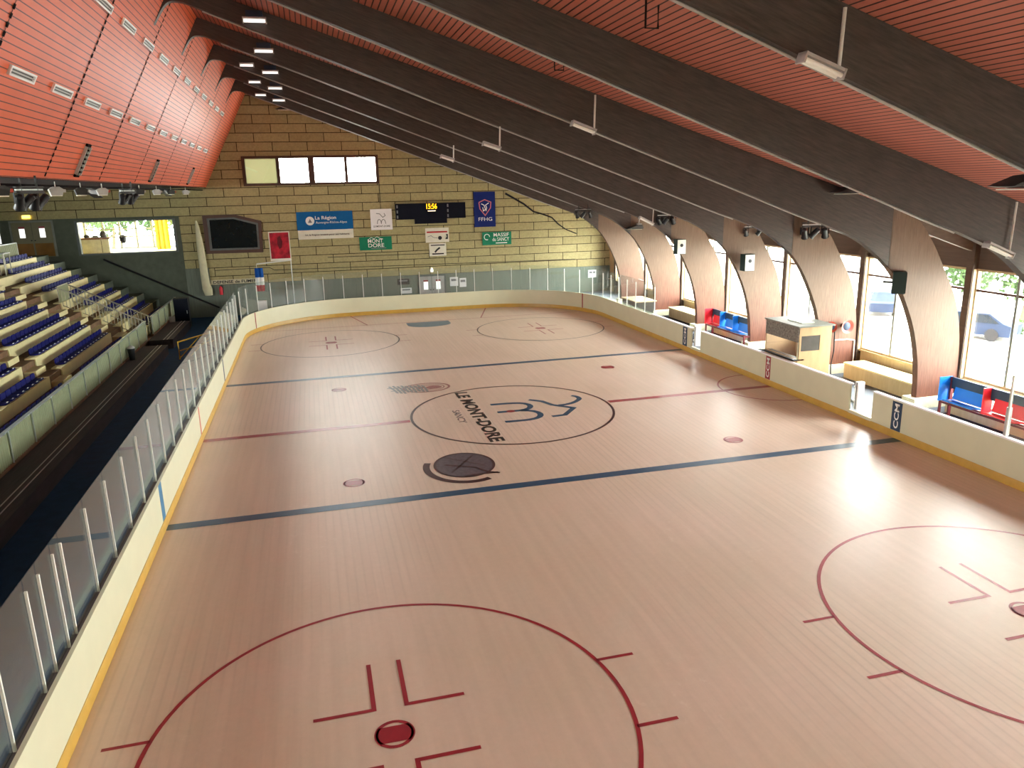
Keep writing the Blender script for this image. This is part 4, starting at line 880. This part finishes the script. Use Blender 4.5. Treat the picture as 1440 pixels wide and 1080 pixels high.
spot_cluster('black spotlight cluster beside the batten lamp on the third arch from the far wall', (11.3, YI[2]-.2, 6.2))
spot_cluster('pair of black spotlights above the booth on the fourth arch', (13.1, YI[3]-.2, 5.8), 2, .9)
spot_cluster('black spotlight cluster above the siren arch, fifth from the far wall', (12.5, YI[4]-.25, 6.05), 3, 1.15)
def hood_lamp(lab, loc, rz=0.0, s=1.0):
    t = thing('hood_lamp', lab, 'floodlight', loc, rz); t.scale = (s, s, s)
    MB().prism([(-.62, .0), (-.1, .17), (.3, .2), (.36, .02), (.3, -.04), (-.2, -.03)], .5, M=T(0, -.25, 0) @ Matrix(((1, 0, 0, 0), (0, 0, 1, 0), (0, 1, 0, 0), (0, 0, 0, 1)))).build('lamp_hood', m['hoodm'], t)
    MB().box(-.45, .28, -.22, .22, -.06, -.045).build('lamp_face', m['lens'], t); MB().tube([(.15, 0, .18), (.2, 0, .55)], .03, 6).box(.05, .3, -.1, .1, .2, .28).build('lamp_bracket', m['lampgrey'], t); return t
for lab, loc in (('dark hooded floodlight on the second arch, above the first clear window', (8.95+3.0, YI[1]-.25, 5.55)), ('dark hooded floodlight low on the fourth arch beside the speaker', (13.2, YI[4]+.9, 5.2)), ('dark hooded floodlight under the sixth arch', (9.8, YI[5]-.3, 7.65)), ('dark hooded floodlight under the eighth arch at the right edge', (4.9, YI[7]-.3, 7.85)), ('dark hooded floodlight high on the wall near the ridge', (-7.5, 28.0, 13.3))): hood_lamp(lab, loc)
# speakers
def speaker(lab, loc, rz, mt, s=1.0):
    t = thing('loudspeaker', lab, 'speaker', loc, rz); t.scale = (s, s, s)
    MB().box(-.25, .25, -.2, .2, -.38, .38).build('speaker_box', m['spkdark'], t); MB().box(-.23, .23, -.23, -.201, -.36, .36).build('speaker_front', mt, t)
    MB().lathe([(.09, 0), (.08, .012), (.02, .014)], M=T(0, -.231, .08) @ RX(PI/2), n=14).build('speaker_cone', m['black'], t)
    MB().box(-.03, .03, .2, .5, -.04, .04).build('speaker_bracket', m['black'], t); return t
speaker('pale fronted loudspeaker on the third arch from the far wall', (12.0, YI[2]-.45, 4.85), .0, m['speaker'])
speaker('pale fronted loudspeaker on the fourth arch from the far wall', (12.75, YI[3]-.45, 4.45), .0, m['speaker'])
speaker('dark green loudspeaker on the sixth arch above the bright window', (12.1, YI[5]-.1, 4.7), .9, m['spkdark'], .95)
# floodlights and spot bars hung under the soffit edge
struct(MB().box(-13.25, -13.15, -20, 28.3, 8.3, 8.36), 'trim_40', m['gap'], 'black lighting bar under the soffit edge above the stand', 'lighting bar')
def flood(y, lab, k):
    t = thing('soffit_floodlight', lab, 'floodlight', (-13.1, y, 8.2), .5); t.scale = (.68, .68, .68); MB().prism([(-.26, .06), (-.2, -.16), (.2, -.16), (.26, .06), (.12, .16), (-.12, .16)], .22, M=RX(PI/2) @ T(0, 0, -.11)).build('lamp_body', m['lampgrey'] if k % 2 else m['hoodm'], t); MB().box(-.19, .19, -.1, .1, -.2, -.162).build('lamp_face', m['lens'], t); MB().tube([(0, 0, .12), (0, 0, .36)], .02, 6).build('hanger', m['post'], t); MB().box(.2, .34, -.06, .06, -.06, .06).build('gear_box', m['bricks'] if k % 3 == 0 else m['lampgrey'], t)
for k, (y, nm) in enumerate(((-6.6, 'first from the left edge'), (-2.7, 'second from the left edge'), (-.3, 'third from the left edge'), (2.2, 'fourth from the left edge'), (8.1, 'fifth from the left edge'), (11.8, 'sixth from the left edge'), (15.6, 'seventh from the left edge'), (20.4, 'last, nearest the far wall'))): flood(y, 'floodlight hanging under the orange slope, '+nm, k)
for y, nm in ((-5.1, 'larger and nearer'), (5.4, 'smaller and farther')):
    t = spot_cluster('black spotlight cluster hanging under the orange slope, '+nm, (-13.0, y, 7.95), 4, 1.0); t.rotation_euler = (0, 0, PI/2*.8)
for k, (y, nm) in enumerate(((3.0, 'nearer'), (9.3, 'middle'), (17.5, 'farthest'))):
    o = tag(MB().prism([(-1.1, .12), (-.6, .2), (.2, .12), (1.2, -.16), (.6, -.05), (-.4, -.02)], .3, M=RX(PI/2)).build('drape_roll', m['black'], M=T(-13.85, y, 8.15) @ RZ(PI/2)), f'dark curved cover hanging under the soffit edge, {nm} of three', 'cover')
# thin roof hangers
for x, y, hh, lab in ((-.42, -12.55, .42, 'black U shaped roof hanger between the seventh and eighth arches'), (-.23, -6.7, .22, 'small black U shaped roof hanger above the sixth arch')):
    t = tag(MB().tube([(x-.12, y, deck(x-.12)), (x-.12, y, deck(x)-hh), (x+.12, y, deck(x)-hh), (x+.12, y, deck(x+.12))], .02, 6).build('roof_hanger', m['black']), lab, 'hanger')

# ------------------------------------------------------------------ signs and banners on the far wall
WR = RX(PI/2)                                   # sheet in local XY stands up facing the rink
def sheet(name, label, cat, x0, x1, z0, z1, mt, wav=0.0, th=.02, yo=.04):
    o = thing(name, label, cat, ((x0+x1)/2, YW-yo, (z0+z1)/2)); w, h = (x1-x0)/2, (z1-z0)/2; mb = MB(); n = 14
    ph = random.random()*6
    for s_ in (0, 1):
        for i in range(n+1):
            for j in range(n+1):
                u, v = i/n, j/n; mb.v.append((-w+2*w*u, -(.0 if not wav else wav*(.5+.5*math.sin(9*u+4*v*(1-u)+ph))*(1-.5*v))-s_*th, -h+2*h*v))
    k = n+1
    for i in range(n):
        for j in range(n):
            a = i*k+j; b = a+k*k
            mb.f += [[a, a+1, a+k+1, a+k], [b, b+k, b+k+1, b+1]]; mb.m += [0, 0]
    for i in range(n):
        for e in ((i*k, (i+1)*k), (i*k+n, (i+1)*k+n), (i, i+1), (n*k+i, n*k+i+1)): mb.f.append([e[0], e[1], e[1]+k*k, e[0]+k*k]); mb.m.append(0)
    mb.build(name.split('_')[0]+'_sheet' if name != 'banner' else 'banner_cloth', mt, o, True); return o
def wtext(par, s, x, z, w, h, mt, bold=0.0, d=.07): return text('lettering', s, mt, par, T(x, -d, z) @ WR, w, h, .01, bold)
def flat(par, name, pts, mt, d=.065, th=.008):
    return MB().prism(pts, th, M=T(0, -d, 0) @ WR).build(name, mt, par)
def circ(cx, cz, r, n=24, rz=None): return [(cx+r*math.cos(2*PI*i/n), cz+(rz or r)*math.sin(2*PI*i/n)) for i in range(n)]
def path3(par, name, pts, wd, mt, d=.075):
    mb = MB().strip(pts, wd, 0); mb.keep = True; mb.v = [(x, -d, y) for x, y, z in mb.v]; return mb.build(name, mt, par)

r = sheet('banner', 'blue and white banner reading La Région on the far wall', 'banner', -7.44, -3.7, 5.53, 6.76, m['bblue'], .03)
fs = sheet('banner', 'x', 'banner', -7.42, -3.72, 4.92, 5.535, m['bwhite'], .03); c = fs.children[0]; c.name = 'banner_foot'; c.parent = r; c.location = fs.location - r.location; bpy.data.objects.remove(fs); c['label'] = 'white foot of the banner'
flat(r, 'logo', circ(-1.0, .0, .29), m['lw'], .062); flat(r, 'logo', [(-1.14, -.12), (-.86, -.12), (-1.0, .14)], m['lg'], .075)
wtext(r, 'La Région', .05, .16, 1.4, .3, m['lw'], .015); wtext(r, 'Auvergne-Rhône-Alpes', .42, -.14, 2.1, .2, m['lw']); wtext(r, 'Ici, la Région investit pour ses habitants', .1, -.95, 2.95, .15, m['ld'], .006)
p = sheet('poster', 'crimson poster with pale border below the dark window', 'poster', -9.38, -8.0, 3.56, 5.52, m['bwhite'], .0, yo=.02)
flat(p, 'print', [(-.62, -.83), (.62, -.83), (.62, .9), (-.62, .9)], m['bred'], .025, .006); flat(p, 'print', [(-.12, .55), (.05, .7), (.2, .3), (.12, -.1), (-.05, -.2), (-.16, .2)], mat('deep crimson print', srgb(96, 10, 26), .5, .3), .034, .004)
s_ = thing('town_sign', 'white square sign with grey logo reading Le Mont-Dore', 'sign', (-1.75, YW-.02, 6.1)); MB().box(-.74, .74, -.12, 0, -.71, .71).build('sign_box', m['signw'], s_)
path3(s_, 'logo', bez([(-.3, -.3), (-.3, .1), (-.02, .12), (-.02, -.3)], 6) , .045, m['lg'], .124); path3(s_, 'logo', bez([(-.02, -.28), (-.02, .1), (.28, .1), (.28, -.3)], 6), .045, m['lg'], .124); path3(s_, 'logo', [(-.34, .42), (-.1, .38), (.1, .14), (.28, .26), (.2, .42)], .045, m['lg'], .124)
wtext(s_, 'LE MONT-DORE', 0, -.46, 1.15, .12, m['ld'], .008, .125); MB().tube([(0, -.05, .7), (0, -.05, 1.05)], .02, 6).build('hanging_wire', m['black'], s_)
g = sheet('banner', 'green banner reading Mont Dore under the white square sign', 'banner', -3.36, -1.12, 4.02, 4.93, m['bgreen'], .015)
wtext(g, 'MONT', -.02, .17, 1.05, .26, m['lw'], .012); wtext(g, 'DORE', .02, -.13, 1.1, .26, m['lw'], .012); flat(g, 'rule', [(-.35, -.36), (.7, -.36), (.7, -.31), (-.35, -.31)], m['lg'], .055); path3(g, 'ridge_line', [(-.5, .28), (-.3, .42), (-.1, .32), (.1, .46), (.3, .34), (.5, .3)], .03, m['lw'], .07)
sb = thing('scoreboard', 'black scoreboard showing the time in amber digits on the far wall', 'scoreboard', (1.72, YW-.02, 6.58))
MB().box(-2.47, 2.47, -.3, 0, -.54, .54).build('scoreboard_case', m['screen'], sb); MB().box(-1.17, 1.12, -.29, -.002, -.86, -.541).build('lower_case', m['screen'], sb)
wtext(sb, '15:56', .06, .32, .74, .36, m['digit'], .01, .305); flat(sb, 'lit_bar', [(-.22, -.02), (.32, -.02), (.32, .03), (-.22, .03)], m['digitw'], .302)
for x in (-2.36, 1.2):
    for z in (.35, .0, -.35): flat(sb, 'tick_mark', [(x-.05, z-.1), (x+.05, z-.1), (x+.05, z+.1), (x-.05, z+.1)], m['lg'], .302, .005)
f = sheet('banner', 'navy FFHG banner with a shield crest on the far wall', 'banner', 4.86, 6.43, 5.34, 7.8, m['bnavy'], .02)
sh = [(-.42, .5), (0, .68), (.46, .5), (.42, .1), (.02, -.42), (-.36, .05)]
path3(f, 'shield', sh+[sh[0]], .07, m['lt'], .07); path3(f, 'crest', [(-.25, .4), (-.05, .3), (.05, .0), (-.1, -.1), (-.15, .15)], .06, m['lw'], .072); path3(f, 'crest', [(.08, -.12), (.14, .12), (.06, .3), (.3, .45)], .06, m['lw'], .072); wtext(f, 'FFHG', .02, -.68, 1.0, .25, m['lw'], 0)
ms = sheet('sign', 'green sign reading Massif du Sancy under the navy banner', 'sign', 5.4, 7.58, 4.03, 4.96, m['bgreen'])
wtext(ms, 'MASSIF', .32, .26, 1.15, .26, m['lw'], .005); wtext(ms, 'du SANCY', .28, -.06, 1.25, .26, m['lw'], .005); flat(ms, 'rule', [(-.1, -.36), (.75, -.36), (.75, -.3), (-.1, -.3)], m['lw'], .062); path3(ms, 'logo', [( -.75+.2*math.cos(a), .12+.2*math.sin(a)) for a in [i*.3 for i in range(18)]], .05, m['lw'], .068)
p1 = sheet('poster', 'upper white poster with a red heading below the scoreboard', 'poster', 1.28, 2.97, 4.38, 5.39, m['bwhite'])
flat(p1, 'heading', [(-.75, .17), (.72, .17), (.72, .27), (-.75, .27)], m['lr'], .062); path3(p1, 'drawing', [(-.7, -.1), (-.45, -.02), (-.3, -.15), (0, -.2)], .035, m['lg'], .066); flat(p1, 'drawing', circ(.18, -.2, .14, 10), m['ld'], .064); flat(p1, 'drawing', [(.55, -.3), (.75, -.3), (.76, .05), (.62, .06), (.68, -.12)], m['ld'], .064)
p2 = sheet('poster', 'lower white poster with a dark drawing below the scoreboard', 'poster', 1.51, 2.73, 3.42, 4.31, m['bwhite'])
flat(p2, 'heading', [(-.5, .28), (.5, .28), (.5, .35), (-.5, .35)], m['ld'], .062); flat(p2, 'heading', [(-.42, -.34), (.42, -.34), (.42, -.25), (-.42, -.25)], m['ld'], .062); path3(p2, 'drawing', [(-.22, -.18), (-.05, 0), (.15, .14)], .12, m['ld'], .066)
ns = thing('no_smoking_sign', 'long narrow sign reading Defense de fumer low on the far wall', 'sign', (-11.8, YW-.02, 2.31)); MB().box(-1.55, 1.55, -.06, 0, -.15, .15).build('sign_board', m['tan'], ns); wtext(ns, 'DEFENSE de FUMER', 0, 0, 2.8, .2, m['ld'], .02, .066)
for x0, x1, z0, z1, lab in ((-.9, -.05, 1.5, 1.9, 'dark notice behind the far glass left of the grey double doors'), (-.7, .1, .85, 1.25, 'lower pale notice behind the far glass left of the grey double doors'), (2.9, 3.5, 1.2, 1.85, 'white notice behind the far glass right of the grey double doors'), (3.6, 4.1, 1.1, 1.75, 'second white notice right of the grey double doors'), (13.54, 14.2, 1.28, 1.86, 'small white notice at the right end of the far cladding')):
    n_ = thing('notice', lab, 'notice', ((x0+x1)/2, YW-.062, (z0+z1)/2)); w_, h_ = (x1-x0)/2, (z1-z0)/2; MB().box(-w_, w_, -.02, 0, -h_, h_).build('notice_sheet', m['black'] if 'dark' in lab else m['signw'], n_); MB().box(-w_*.7, w_*.7, -.024, -.0201, h_*.1, h_*.6).build('notice_print', m['lg'], n_)
wl = thing('wall_lamp', 'small white lamp above the grey double doors', 'lamp', (1.6, YW-.01, 2.3)); MB().lathe([(.1, 0), (.12, .12), (.05, .3)], M=T(0, -.14, 0), n=12).build('lamp_globe', m['lamp_pane_glow'], wl, True); MB().box(-.05, .05, -.1, 0, -.04, .04).build('lamp_bracket', m['black'], wl)
# hanging cream cloth, wall cables, conduits
nb = MB(); pts = [(-13.79, 6.4, .05), (-13.75, 6.0, .12), (-13.72, 5.0, .2), (-13.7, 4.0, .23), (-13.68, 3.0, .24), (-13.66, 2.3, .25), (-13.6, 1.9, .3), (-13.55, 1.5, .24)]
rings = []
for x, z, rr_ in pts:
    rings.append(len(nb.v)); nb.v += [(x+rr_*math.cos(2*PI*k/16)*(1+.15*math.sin(5*2*PI*k/16)), YW-.36+rr_*.8*math.sin(2*PI*k/16), z) for k in range(16)]
for a, b in zip(rings, rings[1:]):
    for k in range(16): nb.f.append([a+k, a+(k+1) % 16, b+(k+1) % 16, b+k]); nb.m.append(0)
nb.f.append([rings[0]+k for k in range(16)]); nb.m.append(0); nb.f.append([rings[-1]+k for k in range(16)]); nb.m.append(0)
tag(nb.build('hanging_cloth', m['net'], smooth=True), 'long cream cloth bundle hanging left of the dark window', 'cloth')
tag(MB().tube([(7.2, YW-.06, 7.65), (8.0, YW-.06, 7.2), (8.6, YW-.08, 6.85), (9.3, YW-.1, 6.3), (10.0, YW-.1, 6.1), (10.7, YW-.08, 5.85), (11.2, YW-.08, 5.35), (11.8, YW-.06, 4.95), (12.6, YW-.06, 4.62)], .07, 8, r2=.03).build('wall_cable', m['black']), 'thick dark cable sagging across the upper right of the far wall', 'cable')
for pts, lab in ((((-13.0, 3.1), (-9.5, 3.14), (-9.2, 2.95), (12.5, 2.72)), 'thin dark conduit running along the far wall above the cladding'), (((-5.6, 3.65), (3.6, 3.6), (3.6, 2.9)), 'thin dark conduit passing the lower white poster'), (((-1.75, 7.2), (-1.75, 10.2)), 'thin dark wire rising from the white square sign')):
    tag(MB().tube([(x, YW-.04, z) for x, z in pts], .022, 6).build('wall_conduit', m['pipe']), lab, 'conduit')
eb = thing('equipment_chest', 'dark chest with a pale timber top behind the far right glass', 'chest', (13.0, 17.2, .22))
MB().box(-.9, .35, -1.1, 1.1, 0, .92).build('chest_body', m['hoodm'], eb); MB().box(-.95, .4, -1.15, 1.15, .92, .98).build('chest_top', m['facade'], eb); MB().box(-.91, -.9, -1.1, 1.1, .4, .44).build('chest_rail', m['alu'], eb)
# french flag on its bracketed pole
fp = thing('flag_pole', 'thin pale flag pole with side arm behind the far left glass', 'flag pole', (-8.0, 25.9, 0))
MB().tube([(0, 0, 0), (0, 0, 3.75)], .022, 8).build('pole', m['alu'], fp); MB().tube([(.05, 0, 3.78), (-2.15, 0, 3.62)], .04, 8).build('side_arm', m['post'], fp); MB().lathe([(.16, 0), (.16, .03), (.03, .06)], n=14).build('pole_base', m['black'], fp)
fg = thing('french_flag', 'blue white and red flag hanging from the pole arm', 'flag', (-10.05, 25.85, 3.36))
def cloth(z0, z1, w0, w1):
    mb = MB(); n = 16
    for z, w_ in ((z0, w0), ((z0+z1)/2, (w0+w1)/2), (z1, w1)):
        for i in range(n+1):
            u = i/n; mb.v.append((-w_+2*w_*u, .07*math.sin(14*u)+.02*z, z))
    for j in range(2):
        for i in range(n): a = j*(n+1)+i; mb.f.append([a, a+1, a+n+2, a+n+1]); mb.m.append(0)
    o_ = len(mb.v); mb.v += [(x, y+.012, z) for x, y, z in mb.v]; mb.f += [[q+o_ for q in f_][::-1] for f_ in mb.f]; mb.m += [0]*len(mb.m)
    mb.keep = True; return mb
cloth(-.6, 0, .27, .25).build('blue_band', m['flagblue'], fg, True); cloth(-1.1, -.6, .28, .27).build('white_band', m['lw'], fg, True); cloth(-1.5, -1.1, .25, .28).build('red_band', m['flagred'], fg, True)
MB().tube([(-.12, 0, .24), (-.1, 0, 0)], .015, 6).build('flag_cord', m['post'], fg)
tag(MB().box(-10.3, -9.75, 25.6, 26.0, .0, 1.25).build('white_crate', m['signw']), 'white crate under the flag behind the far left glass', 'crate')

# ------------------------------------------------------------------ outdoors
struct(MB().box(15.6, 90, -60, 70, -.4, -.2), 'ground', m['conc'], 'bright paved yard outside the right windows', 'ground')
struct(MB().box(-40, 15, 36.3, 80, 3.0, 3.2), 'ground_terrace', m['conc'], 'bright terrace outside the lobby', 'ground')
def tree(loc, h, r, lab, n=900):
    t = thing('tree', lab, 'tree', loc)
    MB().tube([(0, 0, 0), (.05*h, 0, h*.35), (0, .03*h, h*.75)], .16, 8, r2=.05).build('trunk', m['bark'], t)
    mb = MB(); rnd = random.Random(hash(lab) % 1000 if False else len(lab)*7)
    for k in range(n):
        a, b, q = rnd.random()*2*PI, math.acos(2*rnd.random()-1), r*(rnd.random()**.4)
        c = Vector((q*math.sin(b)*math.cos(a), q*math.sin(b)*math.sin(a), h*.68+q*1.15*math.cos(b))); s = .16+.14*rnd.random()
        R_ = Matrix.Rotation(rnd.random()*6, 3, 'X') @ Matrix.Rotation(rnd.random()*6, 3, 'Z')
        mb.face([c+R_ @ Vector(v)*s for v in ((-1, 0, 0), (0, -.6, .1), (1, 0, 0), (0, .6, .1))])
    mb.keep = True; mb.build('crown', m['leaf'], t); return t
tree((32.5, 8.2, -.2), 4.4, 1.6, 'small green tree outside the rightmost window', 500); tree((33, 12.6, -.2), 4.0, 1.4, 'small green tree outside just right of the sixth arch', 400); tree((38, 17.4, -.2), 3.2, 1.6, 'low green tree outside the window under the dark loudspeaker', 400)
for i, (x, y) in enumerate(((-26, 46), (-22, 41.2), (-20, 48), (-16.5, 42), (-13, 49))): tree((x, y, 3.2), 6.5, 2.3, 'leafy tree outside the lobby, '+['first from the left', 'second from the left', 'third from the left', 'fourth from the left', 'fifth from the left'][i])
def car(loc, rz, lab, mt):
    t = thing('car', lab, 'car', loc, rz)
    MB().prism([(-2.1, .3), (2.1, .3), (2.15, .7), (1.5, .88), (.9, 1.4), (-1.1, 1.42), (-1.8, .95), (-2.15, .85)], 1.7, M=T(0, .85, 0) @ RX(PI/2)).build('car_body', mt, t)
    MB().prism([(1.35, .9), (.85, 1.34), (-1.05, 1.36), (-1.6, .95)], 1.74, M=T(0, .87, 0) @ RX(PI/2)).build('car_windows', m['darkglass'], t)
    for sx in (-1.3, 1.3):
        for sy in (-.8, .8): MB().lathe([(.32, -.1), (.34, 0), (.32, .1)], M=T(sx, sy, .34) @ RX(PI/2), n=16).build('wheel', m['tyre'], t)
car((28.2, 14.6, -.2), .9, 'grey blue car parked outside behind the window left of the sixth arch', m['car']); car((27, 6.3, -.2), 2.0, 'small dark car outside the window right of the sixth arch', m['car'])
hs = struct(MB(), 'x', m['conc'], 'x', 'x') if False else None
bm_ = thing('hedge', 'low green hedge outside the rightmost windows', 'hedge', (30.3, 5.2, -.2)); mb = MB(); rnd = random.Random(3)
for k in range(500):
    c = Vector((rnd.uniform(-.6, .6), rnd.uniform(-2.4, 2.4), rnd.uniform(0, .7))); s = .12; R_ = Matrix.Rotation(rnd.random()*6, 3, 'X') @ Matrix.Rotation(rnd.random()*6, 3, 'Z'); mb.face([c+R_ @ Vector(v)*s for v in ((-1, 0, 0), (0, -.6, .1), (1, 0, 0), (0, .6, .1))])
mb.keep = True; mb.build('hedge_leaves', m['leaf'], bm_)
